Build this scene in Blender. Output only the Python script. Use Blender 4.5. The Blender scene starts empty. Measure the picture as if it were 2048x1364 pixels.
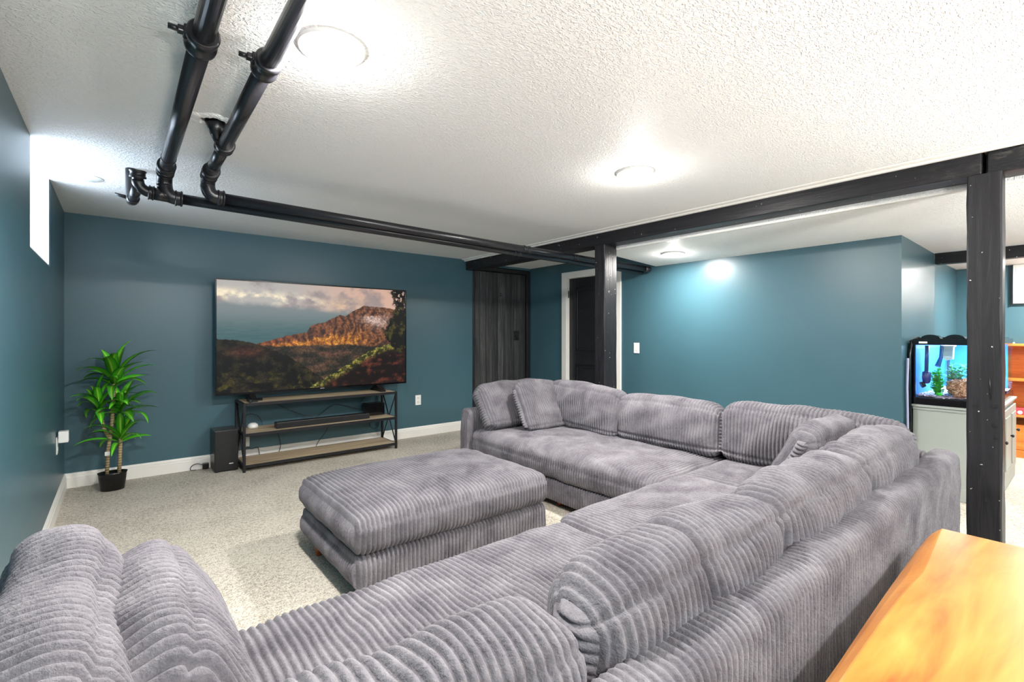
import bpy, bmesh, math, random
import numpy as np
from mathutils import Matrix, Vector

random.seed(7)
RNG = np.random.RandomState(11)
scene = bpy.context.scene
COL = scene.collection

# ------------------------------------------------------------------ camera
EYE = 1.194
YAW = math.radians(39.26)
FPX = 963.0
HORIZON = 670.0
cam_data = bpy.data.cameras.new('camera')
cam_data.sensor_width = 36.0
cam_data.lens = FPX / 2048.0 * 36.0
cam_data.shift_y = -(682.0 - HORIZON) / 2048.0
cam_data.clip_start = 0.02
cam = bpy.data.objects.new('camera', cam_data)
COL.objects.link(cam)
cam.location = (0, 0, EYE)
cam.rotation_euler = (math.pi / 2, 0, -YAW)
scene.camera = cam

# ------------------------------------------------------------------ world, exposure
world = bpy.data.worlds.new('overcast_sky')
scene.world = world
world.use_nodes = True
wn = world.node_tree.nodes
wn['Background'].inputs['Color'].default_value = (0.78, 0.88, 1.0, 1)
wn['Background'].inputs['Strength'].default_value = 6.0

vs = scene.view_settings
vs.view_transform = 'Standard'
vs.look = 'None'
vs.exposure = 0.40
vs.gamma = 1.0
vs.use_curve_mapping = False
try:
    scene.cycles.use_denoising = True
    scene.cycles.max_bounces = 8
    scene.cycles.diffuse_bounces = 5
    scene.cycles.glossy_bounces = 4
    scene.cycles.transparent_max_bounces = 12
    scene.cycles.sample_clamp_indirect = 6.0
    scene.cycles.caustics_reflective = False
    scene.cycles.caustics_refractive = False
except Exception:
    pass

GLOW_W = 6.5          # sideways glow of its dome
UPLIGHT_W = 150.0      # floor lamps added unseen behind the camera to lift the ceiling
LAMP_W = 54.0          # each recessed ceiling lamp (watts of the area light)
LENS_E = 14.0          # glow of the lamp lens
WINDOW_W = 14.0        # daylight entering by the basement window
LAMP_COL = (1.0, 0.965, 0.92)

# daylight through the basement window in the left wall
dl = bpy.data.lights.new('daylight', 'AREA')
dl.shape = 'RECTANGLE'
dl.size = 0.80
dl.size_y = 0.46
dl.energy = WINDOW_W
dl.color = (0.74, 0.86, 1.0)
dlo = bpy.data.objects.new('daylight', dl)
COL.objects.link(dlo)
dlo.location = (-0.70, 3.665, 1.90)
dlo.rotation_euler = (math.radians(90), 0, math.radians(-90))

# ------------------------------------------------------------------ helpers
def ray(u, v):
    a = (u - 1024.0) / FPX
    c, s = math.cos(YAW), math.sin(YAW)
    return Vector((s + a * c, c - a * s, (HORIZON - v) / FPX))

def on_z(u, v, z):
    d = ray(u, v); t = (z - EYE) / d.z
    return Vector((d.x * t, d.y * t, z))

def on_x(u, v, x):
    d = ray(u, v); t = x / d.x
    return Vector((x, d.y * t, EYE + d.z * t))

def on_y(u, v, y):
    d = ray(u, v); t = y / d.y
    return Vector((d.x * t, y, EYE + d.z * t))

def fast_mesh(name, verts, faces, smooth=True):
    """verts (n,3) array, faces (m,4) or (m,3) array"""
    me = bpy.data.meshes.new(name)
    verts = np.asarray(verts, dtype=np.float32)
    faces = np.asarray(faces, dtype=np.int32)
    m, k = faces.shape
    me.vertices.add(len(verts))
    me.vertices.foreach_set('co', verts.ravel())
    me.loops.add(m * k)
    me.loops.foreach_set('vertex_index', faces.ravel())
    me.polygons.add(m)
    me.polygons.foreach_set('loop_start', np.arange(0, m * k, k, dtype=np.int32))
    me.polygons.foreach_set('loop_total', np.full(m, k, dtype=np.int32))
    me.polygons.foreach_set('use_smooth', np.full(m, smooth, dtype=bool))
    me.update(calc_edges=True)
    me.validate()
    return me

def world_of(p):
    m = Matrix.LocRotScale(p.location, p.rotation_euler, p.scale)
    return m if p.parent is None else world_of(p.parent) @ p.matrix_parent_inverse @ m

def link(name, me, mat=None, parent=None):
    o = bpy.data.objects.new(name, me)
    COL.objects.link(o)
    if mat is not None:
        me.materials.clear()
        me.materials.append(mat)
    if parent is not None:
        o.parent = parent
        o.matrix_parent_inverse = world_of(parent).inverted()
    return o

def tag(o, label, cat, group=None):
    o['label'] = label
    o['category'] = cat
    if group:
        o['group'] = group
    return o

def struct(o):
    o['kind'] = 'structure'
    return o

def thing(name, label, cat, loc=(0, 0, 0), group=None):
    o = bpy.data.objects.new(name, None)
    o.empty_display_size = 0.1
    COL.objects.link(o)
    o.location = loc
    return tag(o, label, cat, group)

class MB:
    """collects shapes into one bmesh (world coordinates)"""
    def __init__(self):
        self.bm = bmesh.new()
    def box(self, x0, x1, y0, y1, z0, z1, bevel=0.0, seg=2, mat=None):
        r = bmesh.ops.create_cube(self.bm, size=1.0)
        vsl = r['verts']
        for v in vsl:
            v.co = Vector((x0 + (v.co.x + .5) * (x1 - x0), y0 + (v.co.y + .5) * (y1 - y0), z0 + (v.co.z + .5) * (z1 - z0)))
        if mat is not None:
            bmesh.ops.transform(self.bm, matrix=mat, verts=vsl)
        if bevel > 0:
            es = list({e for v in vsl for e in v.link_edges})
            bmesh.ops.bevel(self.bm, geom=es, offset=bevel, segments=seg, affect='EDGES', profile=0.5)
        return self
    def tube(self, pts, r, n=12, caps=True, closed=False):
        pts = [Vector(p) for p in pts]
        rs = r if isinstance(r, (list, tuple)) else [r] * len(pts)
        up = None
        rings = []
        for i, p in enumerate(pts):
            if i == 0:
                d = pts[1] - pts[0]
            elif i == len(pts) - 1:
                d = pts[-1] - pts[-2]
            else:
                d = (pts[i + 1] - pts[i]).normalized() + (pts[i] - pts[i - 1]).normalized()
            d = d.normalized()
            if up is None:
                up = Vector((0, 0, 1)) if abs(d.z) < 0.9 else Vector((1, 0, 0))
            a = d.cross(up)
            if a.length < 1e-6:
                a = d.cross(Vector((0, 1, 0)))
            a.normalize()
            b = a.cross(d).normalized()
            up = b
            rings.append([self.bm.verts.new(p + (a * math.cos(2 * math.pi * k / n) + b * math.sin(2 * math.pi * k / n)) * rs[i]) for k in range(n)])
        for i in range(len(rings) - 1):
            for k in range(n):
                f = self.bm.faces.new((rings[i][k], rings[i][(k + 1) % n], rings[i + 1][(k + 1) % n], rings[i + 1][k]))
                f.smooth = True
        if caps:
            self.bm.faces.new(rings[0][::-1]); self.bm.faces.new(rings[-1])
        return self
    def cyl(self, p0, p1, r0, r1=None, n=20):
        return self.tube([p0, p1], [r0, r0 if r1 is None else r1], n)
    def lathe(self, prof, center, n=32, axis='z', smooth=True, sx=1.0, sy=1.0):
        cx, cy, cz = center
        rings = []
        for (r, h) in prof:
            ring = []
            for k in range(n):
                a = 2 * math.pi * k / n
                if axis == 'z':
                    co = (cx + r * math.cos(a) * sx, cy + r * math.sin(a) * sy, cz + h)
                elif axis == 'x':
                    co = (cx + h, cy + r * math.cos(a), cz + r * math.sin(a))
                else:
                    co = (cx + r * math.cos(a), cy + h, cz + r * math.sin(a))
                ring.append(self.bm.verts.new(co))
            rings.append(ring)
        for i in range(len(rings) - 1):
            for k in range(n):
                f = self.bm.faces.new((rings[i][k], rings[i][(k + 1) % n], rings[i + 1][(k + 1) % n], rings[i + 1][k]))
                f.smooth = smooth
        self.bm.faces.new(rings[0][::-1]); self.bm.faces.new(rings[-1])
        return self
    def prism(self, poly, h0, h1, axis='x', bevel=0.0):
        """extrude polygon given in the two other axes between h0 and h1"""
        def co(p, h):
            if axis == 'x': return (h, p[0], p[1])
            if axis == 'y': return (p[0], h, p[1])
            return (p[0], p[1], h)
        a = [self.bm.verts.new(co(p, h0)) for p in poly]
        b = [self.bm.verts.new(co(p, h1)) for p in poly]
        n = len(poly)
        self.bm.faces.new(a[::-1]); self.bm.faces.new(b)
        for k in range(n):
            self.bm.faces.new((a[k], a[(k + 1) % n], b[(k + 1) % n], b[k]))
        return self
    def build(self, name, mat, parent=None):
        bmesh.ops.recalc_face_normals(self.bm, faces=self.bm.faces)
        me = bpy.data.meshes.new(name)
        self.bm.to_mesh(me); self.bm.free()
        return link(name, me, mat, parent)

def box(name, x0, x1, y0, y1, z0, z1, mat, parent=None, bevel=0.0, seg=2):
    return MB().box(x0, x1, y0, y1, z0, z1, bevel, seg).build(name, mat, parent)

# ------------------------------------------------------------------ materials
class NT:
    def __init__(self, name):
        self.m = bpy.data.materials.new(name)
        self.m.use_nodes = True
        self.t = self.m.node_tree
        self.n = self.t.nodes
        self.b = self.n['Principled BSDF']
        self.out = self.n['Material Output']
        self.tc = None
    def new(self, t, **kw):
        nd = self.n.new(t)
        for k, v in kw.items():
            if k in nd.inputs.keys():
                nd.inputs[k].default_value = v
            else:
                setattr(nd, k, v)
        return nd
    def link(self, a, b):
        self.t.links.new(a, b)
    def coord(self, kind='Object', scale=(1, 1, 1), rot=(0, 0, 0)):
        tc = self.new('ShaderNodeTexCoord')
        mp = self.new('ShaderNodeMapping')
        mp.inputs['Scale'].default_value = scale
        mp.inputs['Rotation'].default_value = rot
        self.link(tc.outputs[kind], mp.inputs['Vector'])
        return mp.outputs['Vector']
    def noise(self, vec, scale, detail=3.0, rough=0.55, dist=0.0):
        nd = self.new('ShaderNodeTexNoise')
        nd.inputs['Scale'].default_value = scale
        nd.inputs['Detail'].default_value = detail
        nd.inputs['Roughness'].default_value = rough
        nd.inputs['Distortion'].default_value = dist
        self.link(vec, nd.inputs['Vector'])
        return nd.outputs['Fac']
    def ramp(self, fac, stops):
        nd = self.new('ShaderNodeValToRGB')
        el = nd.color_ramp.elements
        while len(el) < len(stops):
            el.new(0.5)
        for e, (p, c) in zip(el, stops):
            e.position = p
            e.color = (*c, 1) if len(c) == 3 else c
        self.link(fac, nd.inputs['Fac'])
        return nd.outputs['Color']
    def bump(self, height, strength=0.3, dist=0.01, prev=None):
        nd = self.new('ShaderNodeBump')
        nd.inputs['Strength'].default_value = strength
        nd.inputs['Distance'].default_value = dist
        self.link(height, nd.inputs['Height'])
        if prev is not None:
            self.link(prev, nd.inputs['Normal'])
        self.link(nd.outputs['Normal'], self.b.inputs['Normal'])
        return nd.outputs['Normal']
    def set(self, **kw):
        for k, v in kw.items():
            self.b.inputs[k.replace('_', ' ')].default_value = v
        return self

def plain(name, col, rough=0.5, metal=0.0, spec=0.5):
    t = NT(name)
    t.set(Base_Color=(*col, 1), Roughness=rough, Metallic=metal)
    t.b.inputs['Specular IOR Level'].default_value = spec
    return t.m

def painted(name, col, rough=0.4, bump=0.05, bscale=220.0, vary=0.06):
    t = NT(name)
    v = t.coord()
    c2 = tuple(min(1, c * (1 + vary)) for c in col); c1 = tuple(c * (1 - vary) for c in col)
    t.link(t.ramp(t.noise(v, 2.3, 3), [(0.3, c1), (0.7, c2)]), t.b.inputs['Base Color'])
    t.set(Roughness=rough)
    t.bump(t.noise(v, bscale, 2), bump, 0.004)
    return t.m

def wood(name, cols, scale=(1, 1, 1), rough=0.4, grain=14.0, bump=0.15, rot=(0, 0, 0), stretch=9.0, axis=0):
    t = NT(name)
    sc = [1, 1, 1]
    for k in range(3):
        sc[k] = scale[k] * (1.0 if k == axis else stretch)
    v = t.coord(scale=tuple(sc), rot=rot)
    n1 = t.noise(v, 1.6, 5, 0.6, 0.6)
    n2 = t.noise(v, grain, 3, 0.6, 0.2)
    mx = t.new('ShaderNodeMath', operation='MULTIPLY_ADD')
    t.link(n2, mx.inputs[0]); mx.inputs[1].default_value = 0.35; t.link(n1, mx.inputs[2])
    k = len(cols)
    t.link(t.ramp(mx.outputs[0], [(0.42 + 0.5 * i / (k - 1), c) for i, c in enumerate(cols)]), t.b.inputs['Base Color'])
    t.set(Roughness=rough)
    t.bump(n2, bump, 0.004)
    return t.m

M = {}
# teal satin wall paint
t = NT('teal_wall_paint')
v = t.coord()
t.link(t.ramp(t.noise(v, 1.1, 3), [(0.3, (0.042, 0.105, 0.133)), (0.7, (0.048, 0.118, 0.149))]), t.b.inputs['Base Color'])
t.set(Roughness=0.36)
t.b.inputs['Specular IOR Level'].default_value = 0.55
nrm = t.bump(t.noise(v, 260, 2), 0.10, 0.002)
M['teal'] = t.m

# knock-down textured white ceiling
t = NT('textured_white_ceiling')
v = t.coord(scale=(1.0, 1.7, 1.0), rot=(0, 0, 0.5))
n1 = t.noise(v, 62, 2, 0.5, 0.9)
rp = t.ramp(n1, [(0.46, (0, 0, 0)), (0.60, (1, 1, 1))])
t.set(Base_Color=(0.88, 0.88, 0.865, 1), Roughness=0.55)
t.bump(rp, 0.55, 0.006)
M['ceiling'] = t.m

M['white'] = painted('white_trim_paint', (0.80, 0.78, 0.74), 0.38, 0.03, 90, 0.02)
M['white_plastic'] = plain('white_plastic', (0.85, 0.85, 0.83), 0.3)
M['reveal'] = painted('white_reveal_paint', (0.86, 0.88, 0.90), 0.6, 0.2, 160, 0.02)

# black painted rough timber with chips of missing paint
def black_timber(name, axis, worn=1.0):
    t = NT(name)
    sc = [26, 26, 26]; sc[axis] = 1.6
    v = t.coord(scale=tuple(sc))
    g = t.noise(v, 1.0, 5, 0.65, 0.8)
    v2 = t.coord()
    chips = t.noise(v2, 48, 1.0, 0.5)
    chip = t.ramp(chips, [(0.765, (0, 0, 0)), (0.785, (1, 1, 1))])
    base = t.ramp(g, [(0.3, (0.008, 0.008, 0.010)), (0.75, (0.020, 0.019, 0.022))])
    mx = t.new('ShaderNodeMixRGB')
    t.link(chip, mx.inputs['Fac']); t.link(base, mx.inputs[1]); mx.inputs[2].default_value = (0.45, 0.43, 0.40, 1)
    # scuffed patches where the black paint has worn thin
    wear = t.ramp(t.noise(v2, 1.3, 2, 0.5), [(0.55, (0, 0, 0)), (0.72, (worn, worn, worn))])
    scr = t.ramp(t.noise(t.coord(scale=(40, 14, 40), rot=(0.5, 0, 0.4)), 1.0, 4, 0.7), [(0.50, (0, 0, 0)), (0.66, (1, 1, 1))])
    ml = t.new('ShaderNodeMath', operation='MULTIPLY'); t.link(wear, ml.inputs[0]); t.link(scr, ml.inputs[1])
    mx2 = t.new('ShaderNodeMixRGB')
    t.link(ml.outputs[0], mx2.inputs['Fac']); t.link(mx.outputs[0], mx2.inputs[1]); mx2.inputs[2].default_value = (0.10, 0.092, 0.085, 1)
    t.link(mx2.outputs[0], t.b.inputs['Base Color'])
    t.set(Roughness=0.42)
    t.b.inputs['Specular IOR Level'].default_value = 0.30
    t.bump(g, 0.6, 0.008)
    return t.m
M['timber_y'] = black_timber('black_painted_timber_beam', 1)
M['timber_z'] = black_timber('black_painted_timber_post', 2, 0.0)
M['black_paint'] = painted('black_satin_paint', (0.012, 0.012, 0.014), 0.34, 0.15, 60, 0.15)
M['pipe'] = painted('black_pipe_paint', (0.012, 0.012, 0.015), 0.30, 0.12, 120, 0.2)
M['metal_black'] = plain('black_metal', (0.016, 0.016, 0.019), 0.38, 0.3)
M['plastic_black'] = plain('black_plastic', (0.008, 0.008, 0.009), 0.35)
M['gloss_black'] = plain('gloss_black', (0.005, 0.005, 0.006), 0.12)

# carpet: speckled loop pile
t = NT('beige_speckled_carpet')
v = t.coord()
n1 = t.noise(v, 135, 3, 0.75)
n2 = t.noise(v, 45, 3, 0.7)
n3 = t.noise(v, 3.0, 4, 0.6)
a1 = t.new('ShaderNodeMath', operation='MULTIPLY_ADD'); t.link(n2, a1.inputs[0]); a1.inputs[1].default_value = 0.55; t.link(n1, a1.inputs[2])
a2 = t.new('ShaderNodeMath', operation='MULTIPLY_ADD'); t.link(n3, a2.inputs[0]); a2.inputs[1].default_value = 0.22; t.link(a1.outputs[0], a2.inputs[2])
t.link(t.ramp(a2.outputs[0], [(0.60, (0.155, 0.132, 0.103)), (0.80, (0.47, 0.425, 0.35)), (0.94, (0.80, 0.745, 0.645))]), t.b.inputs['Base Color'])
t.set(Roughness=0.95)
t.b.inputs['Specular IOR Level'].default_value = 0.1
t.bump(a1.outputs[0], 1.0, 0.012)
M['carpet'] = t.m

# grey chenille corduroy
def corduroy(name, lo, mid, hi):
    t = NT(name)
    v = t.coord()
    oi = t.new('ShaderNodeObjectInfo')
    sc_ = t.new('ShaderNodeMath', operation='MULTIPLY'); sc_.inputs[1].default_value = 60.0
    t.link(oi.outputs['Random'], sc_.inputs[0])
    ad_ = t.new('ShaderNodeVectorMath', operation='ADD')
    t.link(v, ad_.inputs[0]); t.link(sc_.outputs[0], ad_.inputs[1])
    v = ad_.outputs[0]
    n1 = t.noise(v, 6.0, 4, 0.62, 0.5)
    n2 = t.noise(v, 95, 3, 0.7)
    mx = t.new('ShaderNodeMath', operation='MULTIPLY_ADD'); t.link(n2, mx.inputs[0]); mx.inputs[1].default_value = 0.35; t.link(n1, mx.inputs[2])
    t.link(t.ramp(mx.outputs[0], [(0.45, lo), (0.66, mid), (0.92, hi)]), t.b.inputs['Base Color'])
    t.set(Roughness=0.85)
    t.b.inputs['Specular IOR Level'].default_value = 0.15
    t.b.inputs['Sheen Weight'].default_value = 0.12
    t.b.inputs['Sheen Roughness'].default_value = 0.4
    t.b.inputs['Sheen Tint'].default_value = (0.95, 0.94, 1.0, 1)
    t.bump(n2, 0.7, 0.006)
    return t.m
M['cord'] = corduroy('grey_corduroy', (0.080, 0.075, 0.087), (0.135, 0.128, 0.143), (0.205, 0.197, 0.213))

M['live_edge'] = None
t = NT('honey_live_edge_wood')
v = t.coord(scale=(0.8, 4.2, 3.0), rot=(0, 0, -0.10))
n1 = t.noise(v, 1.7, 4, 0.55, 1.4)
n2 = t.noise(t.coord(scale=(2, 34, 12)), 2.2, 4, 0.6, 0.4)
mx = t.new('ShaderNodeMath', operation='MULTIPLY_ADD'); t.link(n2, mx.inputs[0]); mx.inputs[1].default_value = 0.22; t.link(n1, mx.inputs[2])
t.link(t.ramp(mx.outputs[0], [(0.40, (0.24, 0.072, 0.009)), (0.52, (0.345, 0.122, 0.016)), (0.66, (0.40, 0.165, 0.026)), (0.84, (0.44, 0.225, 0.046))]), t.b.inputs['Base Color'])
t.set(Roughness=0.33)
t.b.inputs['Coat Weight'].default_value = 0.12
t.b.inputs['Coat Roughness'].default_value = 0.12
M['live_edge'] = t.m
M['live_bark'] = wood('honey_live_edge_side', [(0.42, 0.19, 0.035), (0.58, 0.29, 0.06)], rough=0.35, axis=0)
M['oak'] = wood('grey_oak_board', [(0.24, 0.17, 0.095), (0.46, 0.36, 0.235), (0.62, 0.51, 0.36)], rough=0.5, axis=0)
M['orange_wood'] = wood('orange_pine', [(0.42, 0.105, 0.012), (0.60, 0.19, 0.03), (0.70, 0.27, 0.055)], rough=0.35, axis=1)
M['leg_wood'] = wood('reddish_leg_wood', [(0.30, 0.075, 0.02), (0.42, 0.12, 0.035)], rough=0.35, axis=2)
M['sage'] = painted('sage_grey_paint', (0.30, 0.325, 0.30), 0.45, 0.05, 120, 0.03)

def emit(name, col, strength):
    t = NT(name)
    e = t.new('ShaderNodeEmission')
    e.inputs['Color'].default_value = (*col, 1); e.inputs['Strength'].default_value = strength
    t.link(e.outputs[0], t.out.inputs['Surface'])
    return t.m
M['lens'] = emit('lamp_lens', LAMP_COL, LENS_E)

def clear_glass(name, tint=(0.96, 0.98, 1.0), gloss=0.08):
    t = NT(name)
    tr = t.new('ShaderNodeBsdfTransparent'); tr.inputs['Color'].default_value = (*tint, 1)
    gl = t.new('ShaderNodeBsdfGlossy'); gl.inputs['Roughness'].default_value = 0.03
    mx = t.new('ShaderNodeMixShader'); mx.inputs['Fac'].default_value = gloss
    t.link(tr.outputs[0], mx.inputs[1]); t.link(gl.outputs[0], mx.inputs[2])
    t.link(mx.outputs[0], t.out.inputs['Surface'])
    return t.m
M['glass'] = clear_glass('clear_glass')
M['water'] = clear_glass('aquarium_water', (0.86, 0.95, 1.0), 0.02)

# ------------------------------------------------------------------ room constants
CZ = 2.15                      # main ceiling
XL = -0.327                    # left wall
YT = 5.10                      # television wall
XR = 4.50                      # right wall with the switch
YB = -2.60                     # wall behind the camera
YA = 0.937                     # short wall behind the aquarium
XF = 7.05                      # far right wall
LOWY = 3.05                    # lowered ceiling ends here
def low_z(x):
    return float(np.interp(x, [3.41, 3.574, 4.5, 5.6, 7.3], [1.995, 1.992, 1.936, 1.916, 1.902]))

# floor
struct(box('floor', XL - .4, XF + .2, YB - .2, YT + .3, -0.12, 0.0, M['carpet']))

# ceilings
struct(box('ceiling', XL - .42, 3.60, YB - .2, YT + .2, CZ, CZ + .15, M['ceiling']))
b = MB()
prof = [(3.575, CZ + .15)] + [(x, low_z(x)) for x in (3.575, 4.0, 4.5, 5.6, 7.3)] + [(7.3, CZ + .15)]
b.prism(prof, YB - .2, LOWY, axis='y')
struct(b.build('ceiling_right', M['ceiling']))
struct(box('ceiling_corner', 3.60, XR + .15, LOWY, YT + .2, 2.125, CZ + .15, M['ceiling']))

# left wall with the window opening that reaches the ceiling
WY0, WY1, WZ = 3.24, 4.09, 1.613
b = MB()
b.box(XL - .30, XL, YB - .2, WY0, 0, CZ)
b.box(XL - .30, XL, WY1, YT + .15, 0, CZ)
b.box(XL - .30, XL, WY0, WY1, 0, WZ)
struct(b.build('wall_left', M['teal']))
# white lining of the window recess
b = MB()
b.box(XL - .30, XL - .004, WY1 - .012, WY1, WZ, CZ)
b.box(XL - .30, XL - .004, WY0, WY0 + .012, WZ, CZ)
b.box(XL - .30, XL - .004, WY0, WY1, WZ, WZ + .012)
struct(b.build('trim_3', M['reveal']))
# window sash
w1 = struct(box('window_1', XL - .30, XL - .26, WY0 + .012, WY1 - .012, WZ + .012, WZ + .05, M['white_plastic']))
b = MB()
b.box(XL - .30, XL - .26, WY0 + .012, WY1 - .012, CZ - .04, CZ - .001)
b.box(XL - .30, XL - .26, WY0 + .012, WY0 + .05, WZ + .05, CZ - .04)
b.box(XL - .30, XL - .26, WY1 - .05, WY1 - .012, WZ + .05, CZ - .04)
b.build('window_frame', M['white_plastic'], w1)
box('window_pane', XL - .283, XL - .277, WY0 + .05, WY1 - .05, WZ + .05, CZ - .04, M['glass'], w1)

# television wall with the plank-door opening
DX0, DX1, DZ = 3.535, 4.44, 2.045
b = MB()
b.box(XL - .3, DX0 - .02, YT, YT + .15, 0, CZ)
b.box(DX0 - .02, XR + .1, YT, YT + .15, DZ + .05, CZ)
b.box(DX1 + .04, XR + .1, YT, YT + .15, 0, DZ + .05)
b.box(DX0 - .02, XR + .1, YT + .13, YT + .15, 0, DZ + .05)
struct(b.build('wall_far', M['teal']))

# right wall with the panel-door opening
PY0, PY1, PZ = 3.585, 4.385, 1.925
b = MB()
b.box(XR, XR + .12, YA, PY0, 0, 2.13)
b.box(XR, XR + .12, PY1, YT + .1, 0, 2.13)
b.box(XR, XR + .12, PY0, PY1, PZ, 2.13)
b.box(XR + .10, XR + .12, PY0, PY1, 0, PZ)
struct(b.build('wall_right', M['teal']))
struct(MB().box(XR + .12, 5.62, YA, YA + .12, 0, 2.0).box(5.62, XF + .1, YA + .06, YA + .18, 0, 2.0).build('wall_alcove', M['teal']))
struct(box('wall_side', XF, XF + .12, YB - .2, YA + .1, 0, 2.0, M['teal']))
struct(box('wall_back', XL - .3, XF + .1, YB - .12, YB, 0, CZ, M['teal']))

# baseboards with a stepped top
def baseboard(name, p0, p1, nx, ny):
    """runs from p0 to p1 on the floor; (nx,ny) points into the room"""
    prof = [(0, 0), (.016, 0), (.016, .082), (.012, .088), (.012, .100), (.006, .112), (0, .115)]
    b = MB()
    rings = []
    for p in (p0, p1):
        rings.append([b.bm.verts.new((p[0] + nx * d, p[1] + ny * d, h)) for d, h in prof])
    n = len(prof)
    for k in range(n):
        b.bm.faces.new((rings[0][k], rings[0][(k + 1) % n], rings[1][(k + 1) % n], rings[1][k]))
    b.bm.faces.new(rings[0][::-1]); b.bm.faces.new(rings[1])
    return struct(b.build(name, M['white']))
baseboard('baseboard_far', (XL, YT), (DX0 - .03, YT), 0, -1)
baseboard('baseboard_left', (XL, YB), (XL, YT), 1, 0)
baseboard('baseboard_right', (XR, YA), (XR, PY0 - .085), -1, 0)
baseboard('baseboard_side', (XF, YB), (XF, YA), -1, 0)

# white moulding where the ceiling meets the beam, and the strips below the beam
b = MB()
b.box(3.352, 3.408, YB, YT - .002, CZ - .012, CZ - .0005, .003)
b.box(3.382, 3.408, YB, YT - .002, CZ - .028, CZ - .012, .004)
struct(b.build('trim_1', M['white']))
struct(box('trim_2', 3.578, 3.62, YB, LOWY - .02, 1.984, 1.998, M['white'], None, .003))

# ------------------------------------------------------------------ beams and posts
BX0, BX1, BZ = 3.41, 3.574, 2.016
tag(box('ceiling_beam', BX0, BX1, .386, YT - .002, BZ, CZ, M['timber_y'], None, .006),
    'long black painted timber beam under the ceiling, from the plank door to the near post', 'beam')
b = MB()
b.box(BX0 + .012, BX1 + .006, YB, .366, BZ - .006, CZ, .008)
tag(b.build('ceiling_beam', M['timber_y']), 'black timber beam end with split knot, right of the near post top', 'beam')
tag(box('ceiling_beam', 5.60, 5.70, YB, YA - .004, 1.82, 1.93, M['timber_y'], None, .004),
    'thin dark beam under the lowered ceiling above the aquarium', 'beam')

def post(x0, x1, y0, y1, label, seedv):
    p = thing('support_post', label, 'post', (x0, y0, 0), 'black timber posts under the beam')
    # hewn timber: subdivided box with slightly wandering edges
    rnd = random.Random(seedv)
    nz = 14
    b = MB()
    c = .008
    rings = []
    for i in range(nz + 1):
        z = (BZ) * i / nz
        j = lambda: rnd.uniform(-.0022, .0022)
        pts = [(x0 + c, y0), (x1 - c, y0), (x1, y0 + c), (x1, y1 - c), (x1 - c, y1), (x0 + c, y1), (x0, y1 - c), (x0, y0 + c)]
        rings.append([b.bm.verts.new((px + j(), py + j(), z)) for px, py in pts])
    for i in range(nz):
        for k in range(8):
            b.bm.faces.new((rings[i][k], rings[i][(k + 1) % 8], rings[i + 1][(k + 1) % 8], rings[i + 1][k]))
    b.bm.faces.new(rings[0][::-1]); b.bm.faces.new(rings[-1])
    b.build('shaft', M['timber_z'], p)
    return p
p1 = post(3.412, 3.588, 2.848, 2.969, 'black timber post in front of the white framed door', 1)
p2 = post(3.412, 3.535, .312, .443, 'black timber post with bolt holes standing in front of the aquarium', 2)
# bolt holes and a crack in the near post
for (u, v, r) in ((1949, 812, .009), (1989, 812, .010), (1989, 851, .008), (1992, 876, .006), (1971, 1002, .005)):
    q = on_x(u, v, 3.411)
    MB().cyl((3.4085, q.y, q.z), (3.4135, q.y, q.z), r, n=10).build('bolt_hole', M['plastic_black'], p2)
q = on_x(1979, 775, 3.411)
MB().tube([(3.4105, q.y, q.z + .05), (3.409, q.y - .003, q.z), (3.4105, q.y - .005, q.z - .06)], [.001, .003, .001], 6).build('crack', M['plastic_black'], p2)
# pale scab on the beam
# ------------------------------------------------------------------ recessed lights
def recessed(x, y, z, label, lit=True, r=.108, watts=None, slope=0.0):
    f = thing('recessed_light', label, 'ceiling light', (x, y, z), 'recessed ceiling lights' if lit else None)
    b = MB()
    prof = [(r * .80, -.002), (r * .82, -.008), (r * .93, -.011), (r * .985, -.009), (r, -.001), (r, .004), (r * .80, .004)]
    rings = []
    n = 48
    for (rr, h) in prof:
        rings.append([b.bm.verts.new((x + rr * math.cos(2 * math.pi * k / n), y + rr * math.sin(2 * math.pi * k / n), z + h)) for k in range(n)])
    for i in range(len(rings)):
        for k in range(n):
            fc = b.bm.faces.new((rings[i][k], rings[i][(k + 1) % n], rings[(i + 1) % len(rings)][(k + 1) % n], rings[(i + 1) % len(rings)][k]))
            fc.smooth = True
    b.build('trim_ring', M['white_plastic'], f)
    b = MB()
    b.lathe([(r * .80, .003), (r * .80, -.003), (r * .70, -.010), (r * .45, -.015), (r * .15, -.017), (.002, -.0172)], (x, y, z), n=40)
    b.build('lens', M['lens'] if lit else M['white_plastic'], f)
    if lit:
        l = bpy.data.lights.new('lamp', 'AREA'); l.shape = 'DISK'; l.size = r * 1.5
        l.energy = LAMP_W if watts is None else watts
        l.color = LAMP_COL
        lo = bpy.data.objects.new('lamp', l); COL.objects.link(lo)
        lo.parent = f; lo.location = (0, 0, -.022)
        g_ = bpy.data.lights.new('lamp_glow', 'POINT'); g_.energy = GLOW_W * l.energy / LAMP_W; g_.color = LAMP_COL; g_.shadow_soft_size = .03
        go_ = bpy.data.objects.new('lamp_glow', g_); COL.objects.link(go_)
        go_.parent = f; go_.location = (0, 0, -.060)
    return f
recessed(.55, 1.62, CZ, 'large glowing recessed ceiling light beside the two black pipes')
recessed(2.35, 1.735, CZ, 'glowing recessed ceiling light in the middle of the ceiling, left of the long beam')
recessed(4.06, 2.56, low_z(4.06) + .004, 'small glowing recessed light beyond the beam, by the teal wall', watts=30.0)
q = on_z(172, 355, CZ)
fq = thing('ceiling_cover', 'flat white round cover plate on the ceiling near the window', 'cover', (q.x, q.y, CZ))
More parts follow.
